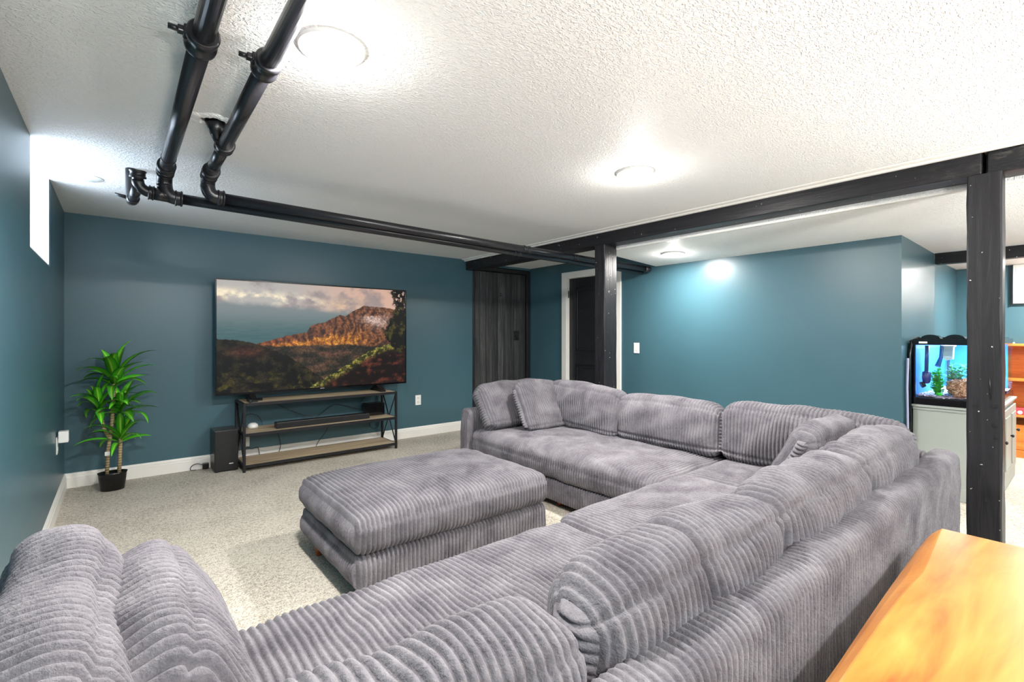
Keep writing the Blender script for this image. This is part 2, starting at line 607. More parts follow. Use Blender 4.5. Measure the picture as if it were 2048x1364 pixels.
MB().lathe([(.085, .003), (.085, -.003), (.080, -.006), (.002, -.0065)], (q.x, q.y, CZ), n=36).build('cover_plate', M['white_plastic'], fq)
# more lamps of the same kind, added out of view to brighten the room
recessed(.55, -1.2, CZ, 'added unseen recessed ceiling light behind the sofa')
recessed(2.35, -1.2, CZ, 'added unseen recessed ceiling light behind the wooden table', watts=30.0)
recessed(5.0, -1.0, low_z(5.0) + .003, 'added unseen recessed ceiling light near the bookcase', watts=36.0)
recessed(6.3, .15, low_z(6.3) + .003, 'added unseen recessed light over the gap beside the bookcase')

# open-topped floor lamps added behind the camera, unseen, to throw light on the ceiling
def added_floor_lamp(x, y, h, label):
    f = thing('added_floor_lamp', label, 'floor lamp', (x, y, 0), 'added fill lamps behind the sofa')
    MB().lathe([(.14, 0), (.14, .012), (.10, .022), (.012, .028)], (x, y, 0), n=28).build('base', M['metal_black'], f)
    MB().cyl((x, y, .02), (x, y, h - .20), .011, n=12).build('pole', M['metal_black'], f)
    b = MB()
    b.lathe([(.012, -.20), (.10, -.16), (.19, -.02), (.195, 0), (.185, 0), (.18, -.02), (.095, -.145), (.010, -.18)], (x, y, h), n=32)
    b.build('bowl_shade', M['white_plastic'], f)
    l = bpy.data.lights.new('uplight', 'AREA'); l.shape = 'DISK'; l.size = .34; l.energy = UPLIGHT_W; l.color = LAMP_COL
    lo = bpy.data.objects.new('uplight', l); COL.objects.link(lo)
    lo.parent = f; lo.location = (0, 0, h - .01); lo.rotation_euler = (math.pi, 0, 0)
added_floor_lamp(.35, -1.75, .95, 'added black floor lamp with upturned white bowl, unseen ceiling fill, left behind the camera')
added_floor_lamp(2.75, -1.75, .95, 'added black floor lamp with upturned white bowl, unseen ceiling fill, right behind the camera')

# ------------------------------------------------------------------ drain pipes
PR = .029
def arc(p0, p1, p2, n=8):
    """quadratic bend p0 -> p2 with corner p1"""
    p0, p1, p2 = Vector(p0), Vector(p1), Vector(p2)
    return [(1 - s) ** 2 * p0 + 2 * s * (1 - s) * p1 + s * s * p2 for s in [i / n for i in range(n + 1)]]
def hub(parent, name, a, b_, r):
    """collar from a to b_ with rolled lips"""
    a, b_ = Vector(a), Vector(b_)
    d = (b_ - a)
    pts = [a, a + d * .06, a + d * .22, a + d * .30, a + d * .70, a + d * .78, a + d * .94, b_]
    rs = [r * .90, r * 1.0, r * 1.0, r * .90, r * .90, r * 1.0, r * 1.0, r * .90]
    return MB().tube(pts, rs, 20).build(name, M['pipe'], parent)
def clamp(parent, c, r, side):
    """bolted coupling: band with two ears on one side"""
    c = Vector(c)
    b = MB()
    b.tube([c + Vector((0, -.045, 0)), c + Vector((0, -.038, 0)), c + Vector((0, -.022, 0)), c + Vector((0, -.016, 0)), c + Vector((0, .016, 0)), c + Vector((0, .022, 0)), c + Vector((0, .038, 0)), c + Vector((0, .045, 0))],
           [r * 1.16, r * 1.32, r * 1.32, r * 1.14, r * 1.14, r * 1.32, r * 1.32, r * 1.16], 22)
    o = b.build('coupling', M['pipe'], parent)
    e = MB()
    e.box(c.x + side * r * 1.05 - .012, c.x + side * r * 1.05 + .012, c.y - .020, c.y + .020, c.z - .004, c.z + .024, .004)
    e.box(c.x + side * (r * 1.05 + .016) - .010, c.x + side * (r * 1.05 + .016) + .010, c.y - .013, c.y + .013, c.z + .002, c.z + .020, .003)
    e.build('coupling_ear', M['pipe'], parent)
    MB().cyl((c.x + side * (r + .018), c.y, c.z + .011), (c.x + side * (r + .050), c.y, c.z + .011), .008, n=6).build('bolt', M['pipe'], parent)
def pz(h): return EYE + h

# left run: level to the back, then a tight double bend down and along the television wall
XA, YP_A, XEND = .192, 3.19, 4.44
HA = .745
pa = thing('drain_pipe', 'left black drain pipe with branch stub, running under the ceiling and along the back', 'pipe', (XA, 2.0, pz(.87)))
MB().tube([(XA, YB + .01, pz(.878)), (XA, 1.72, pz(.876))], PR, 22).build('pipe', M['pipe'], pa)
MB().tube([(XA, 1.72, pz(.876)), (XA, 3.10, pz(.873))], PR * 1.06, 22).build('pipe', M['pipe'], pa)
clamp(pa, (XA, 1.69, pz(.876)), PR * 1.14, -1)
hub(pa, 'collar', (XA, 2.905, pz(.8735)), (XA, 2.918, pz(.8735)), PR * 1.13)
hub(pa, 'union_nut', (XA, 3.035, pz(.873)), (XA, 3.085, pz(.873)), PR * 1.46)
hub(pa, 'union_nut', (XA, 3.105, pz(.870)), (XA, 3.150, pz(.862)), PR * 1.42)
MB().tube(arc((XA, 3.10, pz(.873)), (XA, YP_A, pz(.870)), (XA, YP_A, pz(.80)), 8), PR * 1.22, 20).build('elbow', M['pipe'], pa)
MB().tube(arc((XA, YP_A, pz(.815)), (XA, YP_A, pz(HA)), (XA + .055, YP_A, pz(HA)), 8), PR * 1.24, 20).build('elbow', M['pipe'], pa)
hub(pa, 'collar', (XA + .045, YP_A, pz(HA)), (XA + .080, YP_A, pz(HA)), PR * 1.46)
MB().tube([(XA + .06, YP_A, pz(HA)), (2.4, YP_A, pz(.712)), (XEND, YP_A, pz(.690))], PR * .98, 22).build('pipe', M['pipe'], pa)
hub(pa, 'collar', (2.62, YP_A, pz(.7100)), (2.70, YP_A, pz(.7092)), PR * 1.10)
# branch stub on the left with its cleanout cap and wall bracket
XS = .078
MB().tube([(XA + .02, YP_A, pz(HA + .004)), (XA - .055, YP_A, pz(HA + .008))], PR * 1.12, 18).build('tee', M['pipe'], pa)
hub(pa, 'collar', (XA - .070, YP_A, pz(HA + .010)), (XA - .045, YP_A, pz(HA + .008)), PR * 1.34)
MB().tube(arc((XA - .045, YP_A, pz(HA + .008)), (XS, YP_A, pz(HA + .012)), (XS, YP_A - .01, pz(HA + .065)), 8), PR * .95, 18).build('branch_elbow', M['pipe'], pa)
MB().tube([(XS, YP_A - .008, pz(HA + .055)), (XS, YP_A - .02, pz(HA + .10))], PR * .86, 18).build('branch_pipe', M['pipe'], pa)
hub(pa, 'cleanout_cap', (XS, YP_A - .014, pz(HA + .072)), (XS, YP_A - .022, pz(HA + .112)), PR * 1.28)
MB().tube([(XS, YP_A - .01, pz(HA + .030)), (XS - .018, YP_A + .27, pz(HA + .010))], PR * .80, 18).build('branch_pipe', M['pipe'], pa)
hub(pa, 'collar', (XS - .013, YP_A + .20, pz(HA + .015)), (XS - .016, YP_A + .235, pz(HA + .012)), PR * 1.0)
MB().tube(arc((XS - .018, YP_A + .26, pz(HA + .010)), (XS - .022, YP_A + .33, pz(HA + .008)), (XS - .022, YP_A + .345, pz(.954)), 8), PR * .92, 16).build('branch_elbow', M['pipe'], pa)
MB().tube([(XS - .03, YP_A + .31, pz(HA + .035)), (XS - .095, YP_A + .31, pz(HA + .048))], [.012, .008], 8).build('bracket', M['pipe'], pa)

# right run
XB, YP_B = .380, 3.11
HB = .765
pb = thing('drain_pipe', 'right black drain pipe that meets a torn hole in the ceiling', 'pipe', (XB, 2.0, pz(.87)))
MB().tube([(XB, YB + .01, pz(.902)), (XB, 1.78, pz(.893))], PR * .98, 22).build('pipe', M['pipe'], pb)
MB().tube([(XB, 1.78, pz(.893)), (XB, 2.56, pz(.874))], PR * 1.03, 22).build('pipe', M['pipe'], pb)
clamp(pb, (XB, 1.75, pz(.893)), PR * 1.10, -1)
MB().tube([(XB, 2.54, pz(.874)), (XB, 3.02, pz(.868))], PR * .98, 20).build('pipe', M['pipe'], pb)
hub(pb, 'collar', (XB, 2.535, pz(.875)), (XB, 2.595, pz(.874)), PR * 1.40)
hub(pb, 'collar', (XB, 2.885, pz(.870)), (XB, 2.897, pz(.870)), PR * 1.08)
hub(pb, 'union_nut', (XB, 2.965, pz(.868)), (XB, 3.012, pz(.867)), PR * 1.46)
hub(pb, 'union_nut', (XB, 3.030, pz(.866)), (XB, 3.072, pz(.860)), PR * 1.42)
MB().tube(arc((XB, 3.02, pz(.868)), (XB, YP_B, pz(.868)), (XB, YP_B, pz(.81)), 8), PR * 1.22, 20).build('elbow', M['pipe'], pb)
MB().tube(arc((XB, YP_B, pz(.825)), (XB, YP_B, pz(HB)), (XB + .055, YP_B, pz(HB)), 8), PR * 1.24, 20).build('elbow', M['pipe'], pb)
hub(pb, 'collar', (XB + .045, YP_B, pz(HB)), (XB + .080, YP_B, pz(HB)), PR * 1.46)
MB().tube([(XB + .06, YP_B, pz(HB)), (2.4, YP_B, pz(.734)), (XEND - .02, YP_B, pz(.712))], PR, 22).build('pipe', M['pipe'], pb)
hub(pb, 'collar', (2.66, YP_B, pz(.7315)), (2.74, YP_B, pz(.7305)), PR * 1.12)
hub(pb, 'collar', (3.28, YP_B, pz(.7245)), (3.32, YP_B, pz(.724)), PR * 1.08)
MB().tube([(XEND - .06, YP_B, pz(.712)), (XEND + .02, YP_B, pz(.711)), (XEND + .045, YP_B, pz(.711))], [PR * 1.1, PR * 1.15, PR * .7], 18).build('end_cap', M['pipe'], pb)
# stub from the right pipe up into the torn ceiling hole
MB().tube([(XB - .005, 2.575, pz(.880)), (XB - .035, 2.53, pz(.925)), (XB - .050, 2.505, pz(.965))], [PR * 1.0, PR * 1.15, PR * 1.3], 16).build('branch_pipe', M['pipe'], pb)
# torn plaster lip around the hole
b = MB()
n = 26
cx, cy = XB - .052, 2.50
rings = []
rnd = random.Random(5)
rad = [rnd.uniform(.9, 1.18) for _ in range(n)]
for (rr, h) in ((.040, -.001), (.046, -.010), (.062, -.007), (.075, .002)):
    rings.append([b.bm.verts.new((cx + rr * rad[k] * 1.25 * math.cos(2 * math.pi * k / n), cy + rr * rad[k] * math.sin(2 * math.pi * k / n), CZ + h + rnd.uniform(-.002, .001))) for k in range(n)])
for i in range(3):
    for k in range(n):
        b.bm.faces.new((rings[i][k], rings[i][(k + 1) % n], rings[i + 1][(k + 1) % n], rings[i + 1][k]))
lip = b.build('torn_plaster', M['ceiling'], None)
tag(lip, 'torn white plaster rim around the pipe hole in the ceiling', 'plaster')
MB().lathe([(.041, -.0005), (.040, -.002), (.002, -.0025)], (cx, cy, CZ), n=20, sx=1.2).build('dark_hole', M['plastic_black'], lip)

# ------------------------------------------------------------------ plank door in the television wall
d1 = struct(box('door_1', DX0, DX1, YT + .050, YT + .085, .01, DZ - .01, M['black_paint']))
b = MB()
b.box(DX0 - .02, DX0 + .012, YT - .012, YT + .12, 0, DZ + .02, .003)
b.box(DX1 - .012, DX1 + .052, YT - .012, YT + .12, 0, DZ + .04, .003)
b.box(DX0 + .012, DX1 - .012, YT - .012, YT + .12, DZ - .01, DZ + .04, .003)
b.build('door_jamb', M['black_paint'], d1)
NPL = 9
pw = (DX1 - DX0 - .03) / NPL
PLM = [wood('black_stained_plank_%s' % nm, [(0.010 * k, 0.010 * k, 0.011 * k), (0.036 * k, 0.036 * k, 0.037 * k), (0.10 * k, 0.10 * k, 0.101 * k)], rough=0.42, axis=2, bump=0.4, stretch=16) for nm, k in (('dark', .7), ('mid', 1.0), ('worn', 1.35))]
for i in range(NPL):
    x0 = DX0 + .015 + i * pw
    box('plank', x0 + .003, x0 + pw - .003, YT + .018 + .002 * (i % 2), YT + .052, .015, DZ - .015, PLM[(1, 2, 1, 0, 2, 1, 0, 1, 0)[i]], d1, .003, 1)
for hz in (.25, 1.10, 1.85):
    box('hinge', DX0 + .002, DX0 + .04, YT + .008, YT + .022, hz - .05, hz + .05, M['black_paint'], d1, .003, 1)
qd = on_y(1031, 672, YT)
lk = box('lock_plate', qd.x - .02, qd.x + .07, YT + .006, YT + .020, qd.z - .06, qd.z + .07, M['black_paint'], d1, .003, 1)
MB().tube([(qd.x - .01, YT + .012, qd.z + .06), (qd.x - .012, YT - .018, qd.z + .045), (qd.x - .012, YT - .018, qd.z + .0), (qd.x - .01, YT + .012, qd.z - .015)], .005, 8).build('door_handle', M['metal_black'], d1)
MB().cyl((qd.x - .03, YT + .000, qd.z - .035), (qd.x + .045, YT + .000, qd.z - .035), .0055, n=8).build('door_latch', M['metal_black'], d1)
qk = on_y(1003, 589, YT)
for (dx, dz) in ((-.012, -.014), (.012, -.014), (0, .014)):
    MB().cyl((qk.x + dx, YT + .014, qk.z + dz), (qk.x + dx, YT + .020, qk.z + dz), .010, n=10).build('bolt_hole', M['plastic_black'], d1)

# ------------------------------------------------------------------ panel door in the right wall
d2 = struct(box('door_2', XR + .055, XR + .090, PY0 + .004, PY1 - .004, .01, PZ - .004, M['black_paint']))
b = MB()
st = .105
b.box(XR + .045, XR + .056, PY0 + .004, PY0 + st, .01, PZ - .004, .002)
b.box(XR + .045, XR + .056, PY1 - st, PY1 - .004, .01, PZ - .004, .002)
b.box(XR + .045, XR + .056, PY0 + st, PY1 - st, PZ - .12, PZ - .004, .002)
b.box(XR + .045, XR + .056, PY0 + st, PY1 - st, .01, .22, .002)
b.box(XR + .045, XR + .056, PY0 + st, PY1 - st, .82, .98, .002)
b.build('door_frame', M['black_paint'], d2)
for (z0, z1) in ((.98, PZ - .12), (.22, .82)):
    b = MB()
    for e in (.022,):
        b.box(XR + .048, XR + .058, PY0 + st + e, PY0 + st + e + .014, z0 + e, z1 - e, .003)
        b.box(XR + .048, XR + .058, PY1 - st - e - .014, PY1 - st - e, z0 + e, z1 - e, .003)
        b.box(XR + .048, XR + .058, PY0 + st + e, PY1 - st - e, z0 + e, z0 + e + .014, .003)
        b.box(XR + .048, XR + .058, PY0 + st + e, PY1 - st - e, z1 - e - .014, z1 - e, .003)
    b.build('door_moulding', M['black_paint'], d2)
    box('door_panel', XR + .052, XR + .060, PY0 + st + .06, PY1 - st - .06, z0 + .06, z1 - .06, M['black_paint'], d2, .003)
for hz in (.25, 1.72):
    MB().cyl((XR + .03, PY1 - .004, hz - .045), (XR + .03, PY1 - .004, hz + .045), .008, n=10).build('hinge', M['metal_black'], d2)
MB().lathe([(.002, -.062), (.022, -.058), (.027, -.045), (.020, -.032), (.010, -.026), (.010, -.005), (.026, -.003), (.026, 0)], (XR + .045, PY0 + .06, .93), n=18, axis='x').build('door_knob', M['metal_black'], d2)
b = MB()
cw = .078
b.box(XR - .016, XR + .02, PY0 - cw, PY0 + .004, 0, PZ + cw, .003)
b.box(XR - .016, XR + .02, PY1 - .004, PY1 + cw, 0, PZ + cw, .003)
b.box(XR - .016, XR + .02, PY0 + .004, PY1 - .004, PZ - .004, PZ + cw, .003)
b.box(XR + .02, XR + .10, PY0 - .001, PY0 + .004, 0, PZ, 0)
b.box(XR + .02, XR + .10, PY1 - .004, PY1 + .001, 0, PZ, 0)
b.box(XR + .02, XR + .10, PY0, PY1, PZ - .004, PZ + .001, 0)
b.build('door_casing', M['white'], d2)

# ------------------------------------------------------------------ wall plates
def outlet(name, c, n, label, cat, kind):
    """plate at c; n = axis of the wall ('y-' faces -y, 'x-' faces -x, 'x+' faces +x)"""
    o = thing(name, label, cat, c)
    cx, cy, cz = c
    def bx(nm, a0, a1, z0, z1, d0, d1, mat, bev=.0015):
        if n == 'y-': return box(nm, cx + a0, cx + a1, cy - d1, cy - d0, cz + z0, cz + z1, mat, o, bev)
        if n == 'x-': return box(nm, cx - d1, cx - d0, cy + a0, cy + a1, cz + z0, cz + z1, mat, o, bev)
        return box(nm, cx + d0, cx + d1, cy + a0, cy + a1, cz + z0, cz + z1, mat, o, bev)
    bx('plate', -.036, .036, -.058, .058, .0005, .006, M['white_plastic'])
    if kind == 'outlet':
        for z in (-.024, .024):
            bx('socket', -.016, .016, z - .014, z + .014, .006, .0085, M['white'])
            bx('slot', -.008, -.005, z - .005, z + .006, .0083, .0088, M['plastic_black'], 0)
            bx('slot', .005, .008, z - .005, z + .006, .0083, .0088, M['plastic_black'], 0)
    else:
        bx('rocker', -.016, .016, -.032, .032, .006, .0085, M['white'])
    return o
q = on_y(836, 800, YT)
outlet('wall_outlet', (q.x, YT, q.z), 'y-', 'white power outlet on the teal wall right of the television stand', 'outlet', 'outlet')
q = on_x(1273.5, 696, XR)
outlet('light_switch', (XR, q.y, q.z), 'x-', 'white light switch on the right teal wall', 'switch', 'switch')
q = on_x(113, 888, XL)
outlet('wall_outlet', (XL, q.y, q.z - .01), 'x+', 'white power outlet low on the left wall by the plant', 'outlet', 'outlet')
ad = thing('plug_adapter', 'white box adapter plugged into the left wall outlet', 'adapter', (XL + .01, q.y, q.z + .04))
box('adapter_body', XL + .0095, XL + .062, q.y - .032, q.y + .032, q.z + .008, q.z + .085, M['white_plastic'], ad, .005)
box('indicator', XL + .062, XL + .0626, q.y - .004, q.y + .004, q.z + .068, q.z + .074, M['sage'], ad)

# ------------------------------------------------------------------ ribbed corduroy upholstery
PITCH, AMP = .0215, .0125

def rrect(a0, a1, b0, b1, rr, n=8):
    """rounded rectangle, counter-clockwise from bottom-left; rr = radii (bl, br, tr, tl)"""
    pts = []
    for (cx, cy, r, s) in ((a0 + rr[0], b0 + rr[0], rr[0], math.pi), (a1 - rr[1], b0 + rr[1], rr[1], 1.5 * math.pi),
                           (a1 - rr[2], b1 - rr[2], rr[2], 0.0), (a0 + rr[3], b1 - rr[3], rr[3], .5 * math.pi)):
        for k in range(n + 1):
            an = s + .5 * math.pi * k / n
            pts.append((cx + r * math.cos(an), cy + r * math.sin(an)))
    return pts

def resample(pts, n):
    p = np.array(pts + [pts[0]], dtype=float)
    d = np.hypot(*np.diff(p, axis=0).T)
    s = np.concatenate([[0], np.cumsum(d)])
    q = np.linspace(0, s[-1], n, endpoint=False)
    return np.stack([np.interp(q, s, p[:, 0]), np.interp(q, s, p[:, 1])], 1), s[-1]

def waves(seed, amp, n=7, lo=.14, hi=.55):
    r = np.random.RandomState(seed)
    w = [(2 * np.pi / r.uniform(lo, hi), 2 * np.pi / r.uniform(lo, hi), r.uniform(0, 6.28), r.uniform(.4, 1)) for _ in range(n)]
    tot = sum(k[3] for k in w) * .5
    def f(s, v):
        o = 0
        for (ks, kv, ph, a) in w:
            o = o + a * np.sin(ks * s + kv * v + ph)
        return amp * o / tot
    return f

def ribs(x, pitch=PITCH, amp=AMP):
    return amp * np.abs(np.sin(np.pi * x / pitch)) ** .80 - amp * .6

def cord_mesh(name, L, pts, N=72, re=.03, crown=0.0, belly=0.0, wob=.004, seed=0, seams=(), cap='z', pinch=None, capb=.012,
              pitch=PITCH, per=9, fluff=0.0, wander=.0015, rd=None):
    P, per_len = resample(pts, N)
    nr = max(2, round(L / pitch))
    pit = L / nr
    S = np.linspace(-L / 2, L / 2, nr * per + 1)
    T = np.roll(P, -1, 0) - np.roll(P, 1, 0)
    T /= np.maximum(np.hypot(T[:, 0], T[:, 1])[:, None], 1e-9)
    Nn = np.stack([T[:, 1], -T[:, 0]], 1)
    V = np.arange(N) * per_len / N
    s2, v2 = np.meshgrid(S, V, indexing='ij')
    d = np.maximum(0, np.abs(S) - (L / 2 - re))
    rd = min(re, .024) if rd is None else rd
    inset = rd * (1 - np.sqrt(np.maximum(0, 1 - (d / re) ** 2)))
    a_mid = (P[:, 0].min() + P[:, 0].max()) / 2; a_h = (P[:, 0].max() - P[:, 0].min()) / 2
    b_mid = (P[:, 1].min() + P[:, 1].max()) / 2; b_h = (P[:, 1].max() - P[:, 1].min()) / 2
    sh = np.maximum(0, 1 - (2 * S / L) ** 4)[:, None]
    ta = np.maximum(0, 1 - ((P[:, 0] - a_mid) / a_h) ** 4)[None]
    tb = np.maximum(0, 1 - ((P[:, 1] - b_mid) / b_h) ** 2)[None]
    off = crown * sh * ta * np.maximum(0, Nn[:, 1])[None] + belly * sh * tb * np.abs(Nn[:, 0])[None]
    off = off + waves(seed, wob)(s2, v2)
    off = off + ribs(s2, pit)
    if fluff:
        off = off + fluff * np.random.RandomState(seed + 9).normal(size=off.shape)
    for (pa_, pb_) in seams:
        k = np.argmin((P[:, 0] - pa_) ** 2 + (P[:, 1] - pb_) ** 2)
        dv = np.abs(V - V[k]); dv = np.minimum(dv, per_len - dv)
        off = off - (.009 + .003 * np.sin(2 * np.pi * s2 / pit)) * np.exp(-(dv / .009) ** 2)[None]
    if pinch is not None:
        s0, depth, wd = pinch
        top = np.clip((P[:, 1] - b_mid) / b_h + .6, 0, 1)[None]
        off = off - depth * top * np.exp(-((s2 - s0 - .05 * (v2 - per_len / 2)) / wd) ** 2)
    off = off - inset[:, None]
    wS = waves(seed + 50, wander, 5, .30, .9)(s2, v2) * sh
    X = s2 + wS
    A = P[None, :, 0] + Nn[None, :, 0] * off
    B = P[None, :, 1] + Nn[None, :, 1] * off
    verts = np.stack([X, A, B], 2).reshape(-1, 3)
    ns = len(S)
    i, j = np.meshgrid(np.arange(ns - 1), np.arange(N), indexing='ij')
    j2 = (j + 1) % N
    quads = np.stack([i * N + j, (i + 1) * N + j, (i + 1) * N + j2, i * N + j2], 2).reshape(-1, 4)
    vl, ql = [verts], [quads]
    base = len(verts)
    # end panels with ribs of their own
    for e, sgn in ((0, -1), (ns - 1, 1)):
        ring = np.stack([A[e], B[e]], 1)
        ax = 0 if cap == 'y' else 1          # ribs repeat along this axis
        lo, hi = ring[:, ax].min(), ring[:, ax].max()
        m = max(2, round((hi - lo) / pitch))
        K = m * per + 1
        q = np.linspace(lo + 1e-4, hi - 1e-4, K)
        k0, k1 = np.argmin(ring[:, ax]), np.argmax(ring[:, ax])
        idx = np.arange(N)
        path1 = [(k0 + t) % N for t in range((k1 - k0) % N + 1)]
        path2 = [(k0 - t) % N for t in range((k0 - k1) % N + 1)]
        def side(path):
            r = ring[path]
            x = np.maximum.accumulate(r[:, ax]) + np.arange(len(r)) * 1e-9
            return np.interp(q, x, r[:, 1 - ax])
        s1, s3 = side(path1), side(path2)
        R = 7
        f = np.linspace(0, 1, R)
        oth = s1[:, None] * (1 - f) + s3[:, None] * f
        edge = np.minimum(1, 3.2 * np.minimum(f, 1 - f))[None] ** .5
        rim = np.minimum(1, np.minimum(q - lo, hi - q) / .02)[:, None] ** .5
        out = (capb + ribs(q - lo, (hi - lo) / m)[:, None] + AMP * .6) * edge * rim
        cx = X[e, 0] + sgn * out
        qq = np.repeat(q[:, None], R, 1)
        cv = np.stack([cx, qq, oth] if ax == 0 else [cx, oth, qq], 2).reshape(-1, 3)
        ii, jj = np.meshgrid(np.arange(K - 1), np.arange(R - 1), indexing='ij')
        cq = np.stack([ii * R + jj, ii * R + jj + 1, (ii + 1) * R + jj + 1, (ii + 1) * R + jj], 2).reshape(-1, 4) + base
        # orient outward
        p = cv[cq[0] - base]
        nrm_ = np.cross(p[1] - p[0], p[2] - p[0])
        mid = cq[len(cq) // 2] - base
        nrm_ = np.cross(cv[mid[1]] - cv[mid[0]], cv[mid[2]] - cv[mid[0]])
        if nrm_[0] * sgn < 0:
            cq = cq[:, ::-1]
        vl.append(cv); ql.append(cq); base += len(cv)
    me = fast_mesh(name, np.concatenate(vl), np.concatenate(ql))
    bm = bmesh.new(); bm.from_mesh(me)
    bmesh.ops.recalc_face_normals(bm, faces=bm.faces)
    bm.to_mesh(me); bm.free()
    me.polygons.foreach_set('use_smooth', np.ones(len(me.polygons), dtype=bool))
    return me

def place(o, loc, yaw=0.0, lean=0.0, roll=0.0, parent=None):
    if parent is not None:
        o.parent = parent
        loc = Vector(loc) - parent.location
    o.location = loc
    o.rotation_euler = (lean, roll, yaw)
    return o

# ---- sofa frame
SO = thing('sectional_sofa', 'large L-shaped grey corduroy sectional sofa with low arms around the ottoman', 'sofa', (1.6, 1.0, 0))
Y0, Y1, YS = .452, .560, 1.52         # back frame outer, inner, seat front of the near run
X1S, XBK, XO = 2.30, 3.125, 3.232    # seat front, back frame inner/outer of the far run
XA0, XA1 = -.285, -.135              # left arm
FA0, FA1 = 3.35, 3.49                # far arm
FZ, SZ0, SZ1 = .605, .205, .395

def upholstered(name, L, a0, a1, b0, b1, rr, cx, cy, yaw, **kw):
    """box of ribbed fabric, length L along its local x, a along local y, b up"""
    pts = rrect(a0, a1, b0, b1, rr)
    me = cord_mesh(name, L, pts, **kw)
    o = link(name, me, M['cord'])
    place(o, (cx, cy, 0), yaw, parent=SO)
    return o
H90 = math.pi / 2
# near run, back frames (split into two modules), ribs run up and over the top
upholstered('back_frame', 1.86, Y0, Y1, .05, FZ, (.01, .01, .030, .045), (XA0 + 1.575) / 2, 0, 0, seed=1, N=96, re=.02, wob=.003, cap='y')
upholstered('back_frame', 1.78, Y0, Y1, .05, FZ, (.01, .01, .030, .045), (1.575 + XO) / 2, 0, 0, seed=2, N=96, re=.014, wob=.002, cap='y')
# far run back frame: local y points to -x
upholstered('back_frame', FA1 - Y1, -XO, -XBK, .05, FZ, (.01, .01, .04, .05), 0, (FA1 + Y1) / 2, H90, seed=3, N=70, re=.03, wob=.003, cap='y')
# arms
upholstered('arm', YS - Y1 + .01, XA0, XA1, .05, .575, (.01, .01, .04, .04), 0, (YS + Y1) / 2, -H90, seed=4, N=64, re=.03, cap='y')
upholstered('arm', XBK - X1S + .015, -FA1, -FA0, .05, .565, (.01, .01, .045, .045), (X1S + XBK) / 2 - .01, 0, math.pi, seed=5, N=64, re=.02, cap='y', per=6)
# bases
upholstered('base', 1.575 - XA1, Y1, YS - .01, .05, .205, (.01, .01, .02, .02), (XA1 + 1.575) / 2, 0, 0, seed=6, N=44, re=.015, wob=.002, cap='y')
upholstered('base', XBK - 1.575, Y1, YS - .012, .05, .205, (.01, .01, .02, .02), (XBK + 1.575) / 2, 0, 0, seed=7, N=44, re=.015, wob=.002, cap='y')
upholstered('base', FA0 - YS, -XBK, -X1S - .012, .05, .205, (.01, .01, .02, .02), 0, (FA0 + YS) / 2, H90, seed=8, N=44, re=.015, wob=.002, cap='y')
# seat cushions
kw = dict(cap='y', re=.05)
upholstered('seat_cushion', 1.50 - XA1, Y1, YS + .01, SZ0, SZ1 - .01, (.03, .05, .07, .03), (XA1 + 1.50) / 2, 0, 0, seed=21, N=96, crown=.024, belly=.012, wob=.0035, seams=((YS, SZ1 - .06),), **kw)
upholstered('seat_cushion', 1.00, Y1, YS + .012, SZ0, SZ1 + .008, (.03, .05, .065, .03), 2.005, 0, 0, seed=22, N=96, crown=.020, belly=.01, wob=.0035, seams=((YS, SZ1 - .05),), **kw)
upholstered('seat_cushion', XBK - 2.505, Y1, YS + .0, SZ0, SZ1 + .006, (.03, .03, .03, .03), (2.505 + XBK) / 2, 0, 0, seed=23, N=96, crown=.02, belly=.004, wob=.0035, **kw)
upholstered('seat_cushion', FA0 - YS - .01, -XBK, -X1S + .01, SZ0, SZ1 + .002, (.03, .05, .07, .03), 0, (FA0 + YS) / 2, H90, seed=24, N=96, crown=.024, belly=.014, wob=.004, seams=((-X1S, SZ1 - .065),), **kw)
# feet
for (fx, fy) in ((XA0 + .08, Y0 + .08), (1.45, YS - .1), (XO - .08, Y0 + .08), (X1S + .09, FA1 - .08), (XO - .08, FA1 - .08), (X1S + .1, 2.4), (XA0 + .08, YS - .1)):
    MB().cyl((fx, fy, 0), (fx, fy, .06), .018, .026, n=14).build('leg', M['leg_wood'], SO)

# ---- loose cushions
def cushion(name, label, group, L, T, H, loc, yaw, lean, seed, roll=0.0, pinch=None, wob=.007, belly=.026, crown=.034, re=.078, piping=True, fluff=0.0, N=140):
    rr = (T * .26, T * .26, T * .40, T * .40)
    pts = rrect(-T / 2, T / 2, 0, H, rr)
    # lens shape: narrow the box towards the edges a little
    me = cord_mesh(name, L, pts, N=N, re=re, crown=crown, belly=belly, wob=wob, seed=seed, cap='z', pinch=pinch, capb=.018,
                   seams=((T / 2 - .02, H - .025), (-T / 2 + .02, H - .025), (T / 2, T * .25), (-T / 2, T * .25)), fluff=fluff, wander=.005, rd=T * .245)
    o = link(name, me, M['cord'])
    place(o, loc, yaw, lean, roll)
    return tag(o, label, 'cushion', group)
SEAT = .408
G1, G2, G3 = 'back cushions of the near sofa run', 'back cushions of the far sofa run', 'small scatter pillows on the sofa'
cushion('back_cushion', 'near grey corduroy back cushion at the bottom edge of the picture', G1, .770, .205, .282, (.262, .668, SEAT - .012), 0, .06, 31)
cushion('back_cushion', 'grey corduroy back cushion with a deep fold, second along the near sofa back', G1, .752, .205, .305, (1.072, .668, SEAT - .006), 0, .06, 32, pinch=(-.06, .030, .018))
cushion('back_cushion', 'grey corduroy back cushion, third along the near sofa back', G1, .775, .205, .305, (1.832, .668, SEAT + .004), 0, .07, 33)
cushion('back_cushion', 'grey corduroy back cushion at the corner end of the near sofa back', G1, .745, .200, .320, (2.596, .668, SEAT + .004), 0, .07, 34)
